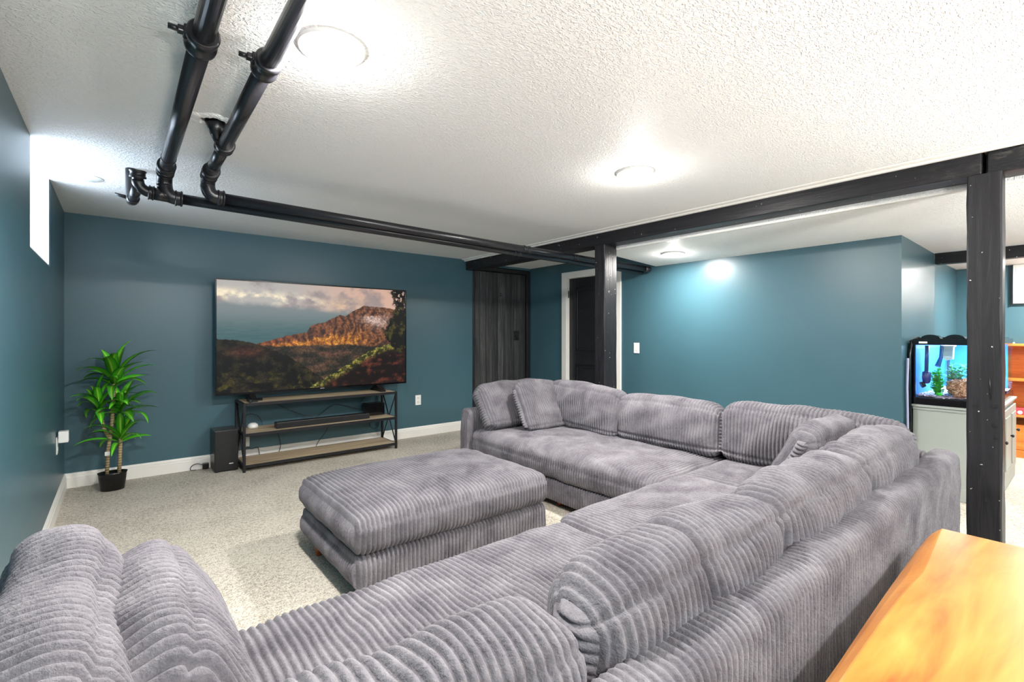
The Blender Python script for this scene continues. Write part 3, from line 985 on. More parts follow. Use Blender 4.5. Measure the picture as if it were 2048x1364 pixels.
cushion('back_cushion', 'grey corduroy back cushion nearest the plank door, left of the far sofa back', G2, .80, .19, .348, (2.998, 2.735, SEAT), H90, .10, 35, crown=.036, roll=-.045)
cushion('back_cushion', 'grey corduroy back cushion in the middle of the far sofa back', G2, .79, .19, .318, (2.998, 1.935, SEAT), H90, .10, 36)
cushion('back_cushion', 'long grey corduroy back cushion at the right end of the far sofa back', G2, .92, .18, .340, (3.008, 1.065, SEAT), H90, .10, 37)
cushion('back_cushion', 'grey corduroy cushion leaning against the far sofa arm', None, .80, .17, .40, (2.745, 3.155, SEAT), math.pi, .60, 38)
cushion('back_cushion', 'pale grey corduroy cushion on the left arm, lower left corner', None, .80, .150, .362, (-.048, 1.09, SEAT - .012), -H90, .13, 39, belly=.035)
cushion('scatter_pillow', 'small square corduroy pillow in front of the far arm cushion', G3, .47, .10, .40, (2.775, 2.905, SEAT + .008), math.pi, .50, 40, belly=.025, wob=.006, re=.035)
cushion('scatter_pillow', 'small corduroy pillow tucked into the sofa corner', G3, .56, .12, .36, (2.68, .985, SEAT + .008), 0, .40, 41, belly=.02, wob=.008, re=.04)
cushion('scatter_pillow', 'dark grey corduroy pillow leaning beside the lower left cushion', G3, .56, .14, .318, (.145, 1.135, SEAT - .006), -H90, .36, 42, belly=.03, wob=.008, re=.05)

# ------------------------------------------------------------------ ottoman
OX0, OX1, OY0, OY1 = .80, 1.915, 2.02, 2.86
OT = thing('ottoman', 'grey corduroy ottoman with a thick cushion top on short wooden legs', 'ottoman', ((OX0 + OX1) / 2, (OY0 + OY1) / 2, 0))
def opart(name, me):
    o = link(name, me, M['cord'])
    return place(o, ((OX0 + OX1) / 2, (OY0 + OY1) / 2, 0), 0, parent=OT)
hw = (OY1 - OY0) / 2
opart('base', cord_mesh('base', OX1 - OX0, rrect(-hw, hw, .065, .225, (.02, .02, .03, .03)), N=90, re=.05, wob=.003, seed=60, cap='y'))
opart('cushion', cord_mesh('cushion', OX1 - OX0 + .01, rrect(-hw - .004, hw + .004, .228, .395, (.05, .05, .05, .05)), N=110, re=.055, crown=.040, belly=.012, wob=.003, seed=61, cap='y', seams=((-hw, .365), (hw, .365))))
for (fx, fy) in ((OX0 + .10, OY0 + .10), (OX0 + .045, OY1 - .17), (OX1 - .1, OY0 + .1), (OX1 - .1, OY1 - .12)):
    MB().cyl((fx, fy, 0), (fx, fy, .075), .018, .026, n=14).build('leg', M['leg_wood'], OT)

# ------------------------------------------------------------------ live-edge table behind the sofa
TZ, TT = .540, .055
tb = thing('console_table', 'honey coloured live-edge wooden slab table behind the sofa back', 'table', (1.3, 0.0, 0))
edge = [on_z(u, v, TZ) for u, v in ((1880, 1059), (1845, 1142), (1818, 1170), (1794, 1198), (1760, 1243), (1727, 1289), (1700, 1328), (1676, 1364))]
low = [on_z(u, v, TZ - TT) for u, v in ((1857, 1064), (1835, 1096), (1805, 1140), (1767, 1193), (1735, 1240), (1708, 1280), (1676, 1328), (1650, 1364))]
XT1 = 2.155
xs = np.linspace(.30, XT1, 60)
ex = [p.x for p in edge][::-1]; ey = [p.y for p in edge][::-1]
lx = [p.x for p in low][::-1]; ly = [p.y for p in low][::-1]
wig = lambda x: .008 * math.sin(7 * x) + .005 * math.sin(17 * x + 1)
top_y = [float(np.interp(x, ex, ey)) if x >= ex[0] else ey[0] + wig(x) - wig(ex[0]) for x in xs]
low_y = [max(min(float(np.interp(x, lx, ly)) if x >= lx[0] else ly[0] + wig(x) - wig(lx[0]), .385), ty + .012) for x, ty in zip(xs, top_y)]
bot_y = [-.40 + .5 * wig(x + 3) for x in xs]
b = MB()
sec = []
for x, ty, ly_, by in zip(xs, top_y, low_y, bot_y):
    sec.append([b.bm.verts.new(p) for p in ((x, by, TZ - TT), (x, by - .02, TZ - TT * .4), (x, by, TZ), (x, ty - .004, TZ), (x, ty, TZ - .002), (x, (ty + ly_) / 2 + .002, TZ - TT * .45), (x, ly_, TZ - TT), (x, ly_ - .01, TZ - TT - .004))])
for i in range(len(sec) - 1):
    for k in range(8):
        b.bm.faces.new((sec[i][k], sec[i][(k + 1) % 8], sec[i + 1][(k + 1) % 8], sec[i + 1][k]))
b.bm.faces.new(sec[0][::-1]); b.bm.faces.new(sec[-1])
b.build('slab_top', M['live_edge'], tb)
for lx_ in (.55, 1.90):
    b = MB()
    b.box(lx_ - .03, lx_ + .03, -.30, -.24, 0, TZ - TT - .004, .004)
    b.box(lx_ - .03, lx_ + .03, .20, .26, 0, TZ - TT - .004, .004)
    b.box(lx_ - .03, lx_ + .03, -.24, .20, TZ - TT - .064, TZ - TT - .004, .004)
    b.build('leg_frame', M['metal_black'], tb)

# ------------------------------------------------------------------ television stand
SX0, SX1, SY0, SY1 = .833, 2.275, 4.69, 5.055
st_ = thing('tv_stand', 'three-tier television stand of grey oak boards in a black metal frame', 'tv stand', ((SX0 + SX1) / 2, (SY0 + SY1) / 2, 0))
LW = .022
for (x0, y0) in ((SX0, SY0), (SX1 - LW, SY0), (SX0, SY1 - LW), (SX1 - LW, SY1 - LW)):
    box('leg', x0, x0 + LW, y0, y0 + LW, 0, .60, M['metal_black'], st_, .002, 1)
for z in (.60, .335, .062):
    zz0, zz1 = z - .026, z
    box('shelf_rail', SX0 + LW, SX1 - LW, SY0, SY0 + .016, zz0, zz1, M['metal_black'], st_, .0015, 1)
    box('shelf_rail', SX0 + LW, SX1 - LW, SY1 - .016, SY1, zz0, zz1, M['metal_black'], st_, .0015, 1)
    box('shelf_rail', SX0 + .003, SX0 + .019, SY0 + LW, SY1 - LW, zz0, zz1, M['metal_black'], st_, .0015, 1)
    box('shelf_rail', SX1 - .019, SX1 - .003, SY0 + LW, SY1 - LW, zz0, zz1, M['metal_black'], st_, .0015, 1)
    box('shelf_board', SX0 + .019, SX1 - .019, SY0 + .016, SY1 - .016, z - .018, z + .001, M['oak'], st_)
for x in (SX0 + .011, SX1 - .011):
    for (za, zb) in ((.067, .570), (.570, .067)):
        MB().tube([(x + (.0 if za < zb else .0), SY0 + LW, za), (x, SY1 - LW, zb)], .007, 4).build('cross_brace', M['metal_black'], st_)

# ------------------------------------------------------------------ television
def smooth_noise(nx, ny, cells_x, cells_y, seed):
    r = np.random.RandomState(seed).rand(cells_y + 2, cells_x + 2)
    x = np.linspace(0, cells_x, nx); y = np.linspace(0, cells_y, ny)
    xi = np.minimum(x.astype(int), cells_x); yi = np.minimum(y.astype(int), cells_y)
    fx = x - xi; fy = y - yi
    fx = fx * fx * (3 - 2 * fx); fy = fy * fy * (3 - 2 * fy)
    a = r[np.ix_(yi, xi)]; b_ = r[np.ix_(yi, xi + 1)]; c = r[np.ix_(yi + 1, xi)]; d = r[np.ix_(yi + 1, xi + 1)]
    return (a * (1 - fx) + b_ * fx) * (1 - fy)[:, None] + (c * (1 - fx) + d * fx) * fy[:, None]
def fbm(nx, ny, cx, cy, seed, octv=4, gain=.55):
    o = 0; a = 1; t_ = 0
    for k in range(octv):
        o = o + a * smooth_noise(nx, ny, cx * 2 ** k, cy * 2 ** k, seed + k); t_ += a; a *= gain
    return o / t_
def screen_picture(W, H):
    """evening coast: sea and clouds, fluted orange ridge, dark wooded hills and a tree; sRGB array, row 0 on top"""
    y, x = np.meshgrid(np.linspace(0, 1, H), np.linspace(0, 1, W), indexing='ij')
    C = lambda *c: np.array(c, float) / 255
    mix = lambda a, b_, f: a * (1 - f[..., None]) + b_ * f[..., None]
    sm = lambda e0, e1, v_: (lambda q: q * q * (3 - 2 * q))(np.clip((v_ - e0) / (e1 - e0), 0, 1))
    img = np.zeros((H, W, 3))
    # sea
    sea = mix(np.broadcast_to(C(120, 130, 132), img.shape), np.broadcast_to(C(66, 96, 100), img.shape), sm(.22, .52, y))
    sea = sea + ((fbm(W, H, 18, 90, 3, 3) - .5) * .07 * sm(.25, .5, y))[..., None]
    img = sea
    # sky band and clouds
    sky = mix(np.broadcast_to(C(176, 172, 168), img.shape), np.broadcast_to(C(206, 168, 150), img.shape), sm(.25, .8, x))
    n1 = fbm(W, H, 9, 6, 21, 5)
    sky = mix(sky, np.broadcast_to(C(138, 128, 130), img.shape), sm(.42, .66, n1) * .8)
    n2 = fbm(W, H, 14, 12, 33, 5)
    band = np.exp(-((y - (.115 + .10 * x)) / .045) ** 2) * sm(.62, .35, x)
    sky = mix(sky, np.broadcast_to(C(240, 226, 196), img.shape), np.clip(band * sm(.35, .62, n2) * 1.3, 0, 1))
    glow = np.exp(-(((x - .64) / .13) ** 2 + ((y - .20) / .10) ** 2))
    sky = mix(sky, np.broadcast_to(C(236, 196, 160), img.shape), glow * .75 * sm(.25, .6, n2))
    edge_y = .19 + .10 * x + .05 * (n2 - .5)
    img = mix(sky, img, sm(-.03, .035, y - edge_y))
    # far ridge with flutes
    rx = [0, .16, .22, .30, .38, .42, .44, .47, .51, .55, .60, .625, .66, .70, .74, .80, .90, 1.0]
    ry = [.60, .575, .545, .50, .475, .455, .40, .375, .365, .325, .285, .295, .255, .215, .18, .185, .20, .22]
    ridge = np.interp(x, rx, ry) + .018 * (fbm(W, H, 60, 2, 5, 3) - .5)
    foot = np.interp(x, [0, .2, .35, .5, .62, .75, .9, 1], [.585, .575, .592, .585, .575, .60, .575, .57]) + .05 * (fbm(W, H, 14, 3, 6, 4) - .5)
    inside = sm(-.004, .004, y - ridge)
    h = np.clip((y - ridge) / np.maximum(foot - ridge, .02), 0, 1)
    warp = x + .10 * (h - .3) * (x - .3) + .02 * (fbm(W, H, 20, 20, 8, 3) - .5)
    fl = .5 + .5 * np.sin(warp * 120 + 5 * fbm(W, H, 9, 5, 9, 4) * 6.28)
    fl2 = fbm(W, H, 90, 24, 12, 4)
    lit = np.clip(.55 * fl + .75 * fl2 - .25, 0, 1)
    rock = mix(np.broadcast_to(C(52, 36, 34), img.shape), np.broadcast_to(C(150, 92, 58), img.shape), lit)
    gold = mix(np.broadcast_to(C(112, 62, 34), img.shape), np.broadcast_to(C(232, 160, 62), img.shape), lit)
    mt = mix(rock, gold, sm(.50, .80, h + .25 * (fl2 - .5)) * sm(.86, .60, x) * sm(.10, .3, x))
    mt = mix(mt, np.broadcast_to(C(150, 70, 40), img.shape), sm(.42, .28, x) * .5 * fl2)
    img = mix(img, mt, inside)
    # cloud on the summit
    cl = np.exp(-(((x - .80 - .1 * (y - .3)) / .085) ** 2 + ((y - .30 - .35 * (x - .8)) / .085) ** 2)) * sm(.30, .60, fbm(W, H, 10, 8, 44, 5))
    img = mix(img, np.broadcast_to(C(196, 170, 158), img.shape), np.clip(cl * 1.3, 0, .9))
    # valley floor
    val = mix(np.broadcast_to(C(36, 35, 30), img.shape), np.broadcast_to(C(80, 60, 46), img.shape), sm(.35, .7, fbm(W, H, 16, 22, 50, 5)))
    val = mix(val, np.broadcast_to(C(140, 84, 66), img.shape), np.exp(-(((x - .56) / .08) ** 2 + ((y - .665) / .03) ** 2)) * .8 * fl2)
    img = mix(img, val, sm(-.012, .012, y - foot))
    # left hill
    lh = np.interp(x, [0, .06, .14, .22, .30, .38, .44, .50, .56], [.52, .53, .55, .60, .66, .75, .83, .91, 1.02]) + .02 * (fbm(W, H, 70, 3, 60, 4) - .5)
    g1 = fbm(W, H, 26, 20, 61, 5)
    hill = mix(np.broadcast_to(C(9, 10, 9), img.shape), np.broadcast_to(C(40, 36, 24), img.shape), sm(.4, .68, g1))
    hill = mix(hill, np.broadcast_to(C(92, 46, 36), img.shape), np.exp(-(((x - .13) / .09) ** 2 + ((y - .64) / .05) ** 2)) * .7)
    hill = mix(hill, np.broadcast_to(C(74, 68, 26), img.shape), sm(.55, .74, fbm(W, H, 34, 24, 63, 5)) * sm(.70, .95, y) * .8)
    img = mix(img, hill, sm(-.004, .004, y - lh))
    # right slope
    rh = np.interp(x, [.40, .50, .58, .66, .74, .82, .92, 1.0], [1.02, .93, .85, .77, .68, .62, .57, .55]) + .03 * (fbm(W, H, 60, 3, 70, 4) - .5)
    g2 = fbm(W, H, 30, 24, 71, 5)
    sl = mix(np.broadcast_to(C(20, 12, 10), img.shape), np.broadcast_to(C(82, 40, 28), img.shape), sm(.42, .75, g2))
    grass = mix(np.broadcast_to(C(46, 50, 20), img.shape), np.broadcast_to(C(146, 138, 62), img.shape), sm(.35, .7, fbm(W, H, 80, 50, 72, 3)))
    sl = mix(sl, grass, sm(.11, .02, y - rh))
    img = mix(img, sl, sm(-.004, .006, y - rh))
    # tree on the right edge
    tn = fbm(W, H, 40, 26, 80, 4)
    tr_x = np.interp(y, [0, .02, .10, .20, .27, .33, .42, .52, .60, .68], [.915, .905, .915, .935, .93, .89, .865, .87, .90, .95])
    tree = mix(np.broadcast_to(C(12, 13, 10), img.shape), np.broadcast_to(C(62, 58, 26), img.shape), sm(.5, .75, tn))
    m_ = sm(-.012, .012, x - tr_x + .07 * (tn - .5)) * sm(.72, .64, y)
    gaps = sm(.62, .68, fbm(W, H, 70, 50, 83, 3)) * sm(.26, .18, y)
    img = mix(img, tree, m_ * (1 - gaps))
    fine = fbm(W, H, 150, 90, 90, 2) - .5
    img = img * (1 + (fine * .9 * sm(-.02, .05, y - ridge))[..., None])
    return np.clip(img, 0, 1)

TVX0, TVX1, TVY, TVZ0, TVZ1 = .650, 2.466, 4.870, .662, 1.690
tv = thing('television', 'very large flat television on the stand showing an orange coastal mountain', 'television', ((TVX0 + TVX1) / 2, TVY, .60))
b = MB()
b.box(TVX0, TVX1, TVY, TVY + .022, TVZ0, TVZ1, .003)
b.box(TVX0 + .25, TVX1 - .25, TVY + .022, TVY + .055, TVZ0 + .05, TVZ0 + .55, .01)
b.build('casing', M['plastic_black'], tv)
bz = .011
b = MB()
b.box(TVX0, TVX1, TVY - .004, TVY, TVZ1 - bz, TVZ1, .001)
b.box(TVX0, TVX1, TVY - .004, TVY, TVZ0, TVZ0 + .018, .001)
b.box(TVX0, TVX0 + bz, TVY - .004, TVY, TVZ0 + .018, TVZ1 - bz, .001)
b.box(TVX1 - bz, TVX1, TVY - .004, TVY, TVZ0 + .018, TVZ1 - bz, .001)
b.build('bezel', M['gloss_black'], tv)
W_, H_ = 560, 315
pic = screen_picture(W_, H_)
gx, gz = np.meshgrid(np.linspace(TVX0 + bz, TVX1 - bz, W_), np.linspace(TVZ1 - bz, TVZ0 + .018, H_))
vv = np.stack([gx, np.full_like(gx, TVY - .0012), gz], 2).reshape(-1, 3)
ii, jj = np.meshgrid(np.arange(H_ - 1), np.arange(W_ - 1), indexing='ij')
qq = np.stack([ii * W_ + jj, (ii + 1) * W_ + jj, (ii + 1) * W_ + jj + 1, ii * W_ + jj + 1], 2).reshape(-1, 4)
me = fast_mesh('screen', vv, qq)
att = me.color_attributes.new('picture', 'FLOAT_COLOR', 'POINT')
lin = np.where(pic <= .04045, pic / 12.92, ((pic + .055) / 1.055) ** 2.4)
att.data.foreach_set('color', np.concatenate([lin.reshape(-1, 3), np.ones((W_ * H_, 1))], 1).astype(np.float32).ravel())
t = NT('screen_picture')
at = t.new('ShaderNodeAttribute'); at.attribute_name = 'picture'
t.link(at.outputs['Color'], t.b.inputs['Emission Color'])
t.set(Base_Color=(.003, .003, .004, 1), Roughness=.4)
t.b.inputs['Specular IOR Level'].default_value = .18
t.b.inputs['Emission Strength'].default_value = 0.82
M['screen'] = t.m
link('screen', me, M['screen'], tv)
MB().box((TVX0 + TVX1) / 2 - .02, (TVX0 + TVX1) / 2 + .02, TVY - .006, TVY - .004, TVZ0 + .004, TVZ0 + .010, .001).build('brand_plate', plain('silver_badge', (.5, .5, .5), .3, .8), tv)
# feet: a wedge on each side
for fx in (SX0 + .10, SX1 - .14):
    MB().prism([(TVY - .15, .6015), (TVY + .15, .6015), (TVY + .15, .608), (TVY + .03, .668), (TVY - .0, .668), (TVY - .15, .618)], fx - .022, fx + .022, axis='x').build('foot', M['plastic_black'], tv)

# soundbar, boxes and small gear on and by the stand
sb = thing('soundbar', 'long thin black soundbar on the middle shelf', 'soundbar', (1.56, 4.80, .336))
box('soundbar_body', 1.115, 2.000, 4.755, 4.845, .3365, .392, M['plastic_black'], sb, .006)
box('soundbar_grille', 1.120, 1.995, 4.7535, 4.757, .340, .388, plain('speaker_cloth', (.012, .012, .013), .9), sb, .001)
bx_ = thing('media_box', 'small black box behind the right end of the soundbar', 'media box', (2.13, 4.94, .336))
box('box_body', 2.03, 2.225, 4.90, 5.02, .3365, .465, M['plastic_black'], bx_, .004)
box('box_front', 2.03, 2.225, 4.897, 4.9, .3365, .465, M['gloss_black'], bx_, .001)
rm = thing('streaming_box', 'flat black box with silver edge on the stand top under the television', 'media box', (.93, 4.76, .601))
box('box_body', .885, .905, 4.70, 4.83, .6015, .628, M['plastic_black'], rm, .002)
box('box_edge', .905, 1.01, 4.80, 4.83, .6015, .626, M['gloss_black'], rm, .002)
sw = thing('subwoofer', 'black cube subwoofer on the carpet left of the stand', 'speaker', (.73, 4.94, 0))
box('cabinet', .640, .822, 4.835, 5.065, .006, .362, M['plastic_black'], sw, .004)
box('front_panel', .646, .816, 4.830, 4.8345, .014, .355, plain('speaker_black_front', (.006, .006, .007), .45), sw, .001)
box('badge', .750, .782, 4.8285, 4.830, .066, .073, plain('white_badge', (.8, .8, .8), .4), sw)
for (fx, fy) in ((.66, 4.86), (.80, 4.86), (.66, 5.04), (.80, 5.04)):
    MB().cyl((fx, fy, 0), (fx, fy, .007), .012, n=10).build('foot', M['plastic_black'], sw)
pw_ = thing('power_strip', 'white power strip hanging behind the left end of the stand', 'power strip', (.93, 5.085, .15))
box('strip_body', .905, .955, 5.066, 5.083, .145, .325, M['white_plastic'], pw_, .006)
for z in (.18, .225, .27):
    box('socket', .917, .943, 5.064, 5.066, z, z + .026, M['white'], pw_, .001)
wb = thing('wifi_puck', 'small white dome device on the middle shelf at the left', 'device', (.965, 4.98, .336))
MB().lathe([(.044, 0), (.046, .01), (.040, .030), (.022, .042), (.002, .045)], (.965, 4.98, .3365), n=24).build('dome', M['white_plastic'], wb)
ps = thing('power_brick', 'small black power adapter on the carpet beside the subwoofer', 'adapter', (.60, 5.045, 0))
box('adapter_body', .578, .625, 5.03, 5.066, .004, .055, M['plastic_black'], ps, .004)
def cable(label, pts, r=.0032):
    # smooth Catmull-Rom through the points
    P_ = [Vector(p) for p in pts]
    P_ = [P_[0]] + P_ + [P_[-1]]
    out = []
    for i in range(1, len(P_) - 2):
        for k in range(8):
            s = k / 8
            p0, p1_, p2_, p3 = P_[i - 1], P_[i], P_[i + 1], P_[i + 2]
            out.append(.5 * ((2 * p1_) + (p2_ - p0) * s + (2 * p0 - 5 * p1_ + 4 * p2_ - p3) * s * s + (3 * p1_ - p0 - 3 * p2_ + p3) * s ** 3))
    out.append(P_[-2])
    return tag(MB().tube(out, r, 8).build('cable', M['plastic_black']), label, 'cable', 'cables behind the television stand')
YC = 5.078
cable('black cable drooping in the upper opening left of centre', [(1.10, YC, .60), (1.20, YC, .52), (1.30, YC - .01, .46), (1.42, YC - .03, .40), (1.52, 5.02, .375)])
cable('black cable arching over the soundbar', [(1.52, 5.02, .345), (1.62, 5.05, .40), (1.74, YC, .465), (1.84, YC, .450), (1.95, 5.05, .415), (2.03, 5.03, .40)])
cable('black cable from the television to the media box', [(2.02, YC - .005, .46), (2.07, YC - .005, .52), (2.12, YC - .005, .60)])
cable('black cable hanging below the right end of the middle shelf', [(2.14, YC, .30), (2.13, YC, .22), (2.17, YC, .165), (2.23, YC, .18), (2.25, YC, .28)])
cable('thin black cable hanging below the middle shelf near the centre', [(1.70, YC, .31), (1.66, YC - .012, .20), (1.58, YC - .014, .10), (1.55, YC - .014, .03)])
cable('thin black cable hanging below the middle shelf at the left', [(1.185, YC, .31), (1.21, YC, .22), (1.225, YC - .014, .12), (1.20, YC - .014, .03)])
cable('coiled black cable behind the white dome device', [(.90, 5.03, .345), (.90, 5.04, .42), (.95, 5.045, .455), (1.02, 5.045, .43), (1.05, 5.04, .38), (1.06, 5.03, .345)])
cable('black cable looping under the power strip', [(.93, 5.062, .15), (.97, 5.055, .125), (1.02, 5.055, .13), (1.035, 5.055, .07), (1.035, 5.058, .02)])
cable('black cable curling on the carpet left of the subwoofer', [(.58, 5.05, .04), (.54, 5.06, .055), (.50, 5.065, .04), (.49, 5.06, .008), (.53, 5.05, .005)])

# ------------------------------------------------------------------ potted plant
PX, PY = -.035, 4.83
pl = thing('potted_plant', 'tall green dracaena plant with striped leaves in a black oval pot', 'plant', (PX, PY, 0))
MB().lathe([(.070, 0), (.074, .004), (.088, .125), (.092, .138), (.086, .138), (.080, .118), (.002, .116)], (PX, PY, .001), n=32, sx=1.0, sy=.72).build('pot', M['gloss_black'], pl)
MB().lathe([(.081, 0), (.081, .004), (.002, .008)], (PX, PY, .117), n=28, sy=.72).build('soil', plain('dark_soil', (.02, .014, .01), .9), pl)
t = NT('pale_cane_bark')
v = t.coord(scale=(1, 1, 1))
wv = t.new('ShaderNodeTexWave'); wv.inputs['Scale'].default_value = 16; wv.inputs['Distortion'].default_value = 1.5; wv.bands_direction = 'Z'
t.link(v, wv.inputs['Vector'])
t.link(t.ramp(wv.outputs['Fac'], [(.1, (.24, .17, .085)), (.9, (.42, .33, .18))]), t.b.inputs['Base Color'])
t.set(Roughness=.7); t.bump(wv.outputs['Fac'], .4, .004)
M['cane'] = t.m
t = NT('striped_dracaena_leaf')
uvn = t.new('ShaderNodeAttribute'); uvn.attribute_name = 'across'
rnd_ = t.new('ShaderNodeObjectInfo')
c1 = t.ramp(uvn.outputs['Fac'], [(0.0, (.50, .72, .12)), (.10, (.30, .66, .05)), (.22, (.095, .50, .018)), (.7, (.06, .40, .016)), (1.0, (.016, .12, .014))])
hs = t.new('ShaderNodeHueSaturation')
mr = t.new('ShaderNodeMapRange'); mr.inputs['To Min'].default_value = .45; mr.inputs['To Max'].default_value = 1.35
t.link(rnd_.outputs['Random'], mr.inputs['Value']); t.link(mr.outputs['Result'], hs.inputs['Value'])
t.link(c1, hs.inputs['Color']); t.link(hs.outputs['Color'], t.b.inputs['Base Color'])
t.set(Roughness=.32)
M['leaf'] = t.m
def leaf_mesh(L, W, droop, seed):
    ns, nw = 12, 6
    vs_, ac = [], []
    for i in range(ns + 1):
        s = i / ns
        w = W * (math.sin(math.pi * min(1, s ** .75)) ** .7 if 0 < s < 1 else 0.0) + (.012 * W if i == 0 else 0)
        if i == ns: w = .0008
        if i == 0: w = W * .28
        # arch: leaf rises along +x then droops
        ang = .15 - droop * s * s
        if i == 0:
            px, pz_ = 0.0, 0.0
        else:
            px += L / ns * math.cos(ang); pz_ += L / ns * math.sin(ang)
        for k in range(nw + 1):
            f = 2 * k / nw - 1
            vs_.append((px, f * w / 2, pz_ + abs(f) * w * .22))
            ac.append(abs(f))
    fs = [[i * (nw + 1) + k, i * (nw + 1) + k + 1, (i + 1) * (nw + 1) + k + 1, (i + 1) * (nw + 1) + k] for i in range(ns) for k in range(nw)]
    me = fast_mesh('leaf', vs_, fs)
    a_ = me.attributes.new('across', 'FLOAT', 'POINT')
    a_.data.foreach_set('value', np.array(ac, dtype=np.float32))
    me.materials.append(M['leaf'])
    return me
LEAVES = [leaf_mesh(.31, .060, .85, 1), leaf_mesh(.29, .066, 1.35, 2), leaf_mesh(.26, .062, 1.8, 3), leaf_mesh(.22, .068, .6, 4), leaf_mesh(.35, .052, 1.15, 5)]
def stem(pts, r0, r1):
    n_ = len(pts)
    return MB().tube([(PX + p[0], PY + p[1], p[2]) for p in pts], [r0 + (r1 - r0) * i / (n_ - 1) for i in range(n_)], 12).build('stem', M['cane'], pl)
stem([(-.035, .0, .10), (-.028, .0, .30), (-.005, .0, .50), (.005, .005, .70), (.012, .0, .86)], .0135, .0115)
stem([(-.018, 0, .39), (-.050, -.01, .48), (-.072, -.015, .60), (-.080, -.02, .66)], .012, .010)
stem([(.038, .005, .10), (.044, .005, .25), (.048, 0, .40)], .0135, .012)
stem([(.035, .03, .30), (.042, .03, .45), (.050, .02, .62)], .009, .008)
rl = random.Random(3)
leaf_n = 0
def rosette(cx, cy, cz, count, lo=.15, hi=1.25, size=1.0):
    global leaf_n
    for k in range(count):
        az = 2 * math.pi * (k * .381966 + rl.uniform(-.06, .06))
        el = lo + (hi - lo) * (1 - k / count) + rl.uniform(-.12, .12)
        # keep leaves off the two walls
        reach = .30 * size * math.cos(el)
        wx, wy = PX + cx + math.cos(az) * reach, PY + cy + math.sin(az) * reach
        if wy > YT - .035 or wx < XL + .03:
            if wy > YT - .035:
                az = -az if math.sin(az) > 0 else az
            if PX + cx + math.cos(az) * reach < XL + .03:
                el = min(1.2, el + .5)
        o = bpy.data.objects.new('leaf', LEAVES[(k * 2 + leaf_n) % 5])
        COL.objects.link(o)
        o.parent = pl
        o.location = (cx, cy, cz - .004 * k)
        o.rotation_euler = Matrix.Rotation(az, 3, 'Z').to_4x4().to_3x3().to_euler()
        R_ = Matrix.Rotation(az, 4, 'Z') @ Matrix.Rotation(-el, 4, 'Y') @ Matrix.Rotation(rl.uniform(-.3, .3), 4, 'X')
        o.rotation_euler = R_.to_euler()
        s = size * rl.uniform(.85, 1.1)
        o.scale = (s, s, s)
        leaf_n += 1
rosette(.012, 0, .87, 20, .15, 1.35, 1.05)
rosette(-.080, -.02, .665, 16, .0, 1.35, .90)
rosette(.050, .02, .63, 18, .0, 1.2, 1.0)
rosette(.048, 0, .41, 16, .0, 1.2, .92)
MB().box(PX - .046, PX - .016, PY - .0145, PY - .0125, .27, .30).build('paper_tag', M['white_plastic'], pl)

# ------------------------------------------------------------------ aquarium cabinet and aquarium
AX0, AX1, AY0, AY1 = 4.67, 5.90, .475, .905
cab = thing('aquarium_cabinet', 'sage grey cabinet with moulded top carrying the aquarium', 'cabinet', ((AX0 + AX1) / 2, (AY0 + AY1) / 2, 0))
box('body', AX0, AX1, AY0, AY1, .0, .655, M['sage'], cab, .003)
box('top_moulding', AX0 - .022, AX1 + .022, AY0 - .022, AY1 + .005, .655, .672, M['sage'], cab, .004)
box('top_moulding', AX0 - .010, AX1 + .010, AY0 - .010, AY1 + .002, .632, .655, M['sage'], cab, .006)
box('plinth', AX0 - .012, AX1 + .012, AY0 - .012, AY1 + .002, .0, .095, M['sage'], cab, .004)
for i in range(3):
    x0 = AX0 + .03 + i * .395
    d = box('door', x0, x0 + .375, AY0 - .020, AY0 - .0005, .11, .62, M['sage'], cab, .003)
    box('door_panel', x0 + .055, x0 + .32, AY0 - .026, AY0 - .020, .165, .565, M['sage'], d, .005)
    MB().lathe([(.002, -.026), (.012, -.022), (.013, -.014), (.006, -.009), (.006, 0)], (x0 + .35, AY0 - .020, .40), n=14, axis='y').build('knob', M['metal_black'], d)

AZ0, AZ1 = .6725, 1.165
aq = thing('aquarium', 'lit glass aquarium with black rims standing on the sage cabinet', 'aquarium', ((AX0 + AX1) / 2, (AY0 + AY1) / 2, AZ0))
def rim(name, z0, z1, w, parent):
    b = MB()
    b.box(AX0, AX0 + w, AY0, AY1, z0, z1, .003)
    b.box(AX1 - w, AX1, AY0, AY1, z0, z1, .003)
    b.box(AX0 + w, AX1 - w, AY0, AY0 + w, z0, z1, .003)
    b.box(AX0 + w, AX1 - w, AY1 - w, AY1, z0, z1, .003)
    return b.build(name, M['gloss_black'], parent)
rim('bottom_rim', AZ0, AZ0 + .052, .020, aq)
rim('top_rim', AZ1 - .045, AZ1, .020, aq)
g = .006
e = .004
box('glass_pane', AX0 + e, AX0 + e + g, AY0 + e + g, AY1 - e - g, AZ0 + .03, AZ1 - .02, M['glass'], aq)
box('glass_pane', AX1 - e - g, AX1 - e, AY0 + e + g, AY1 - e - g, AZ0 + .03, AZ1 - .02, M['glass'], aq)
box('glass_pane', AX0 + e, AX1 - e, AY0 + e, AY0 + e + g, AZ0 + .03, AZ1 - .02, M['glass'], aq)
M['aq_back'] = plain('blue_backing_sheet', (.06, .30, .72), .6)
box('backing_sheet', AX0 + .03, AX1 - .03, AY1 - .012, AY1 - .008, AZ0 + .04, AZ1 - .03, M['aq_back'], aq)
box('backing_sheet', AX1 - .016, AX1 - .012, AY0 + .03, AY1 - .03, AZ0 + .04, AZ1 - .03, M['aq_back'], aq)
b = MB()
for y in (AY0 + .004, AY1 - .016):
    b.box(AX0 + .002, AX0 + .014, y, y + .012, AZ0 + .04, AZ1 - .03, .002)
b.build('corner_seal', M['gloss_black'], aq)
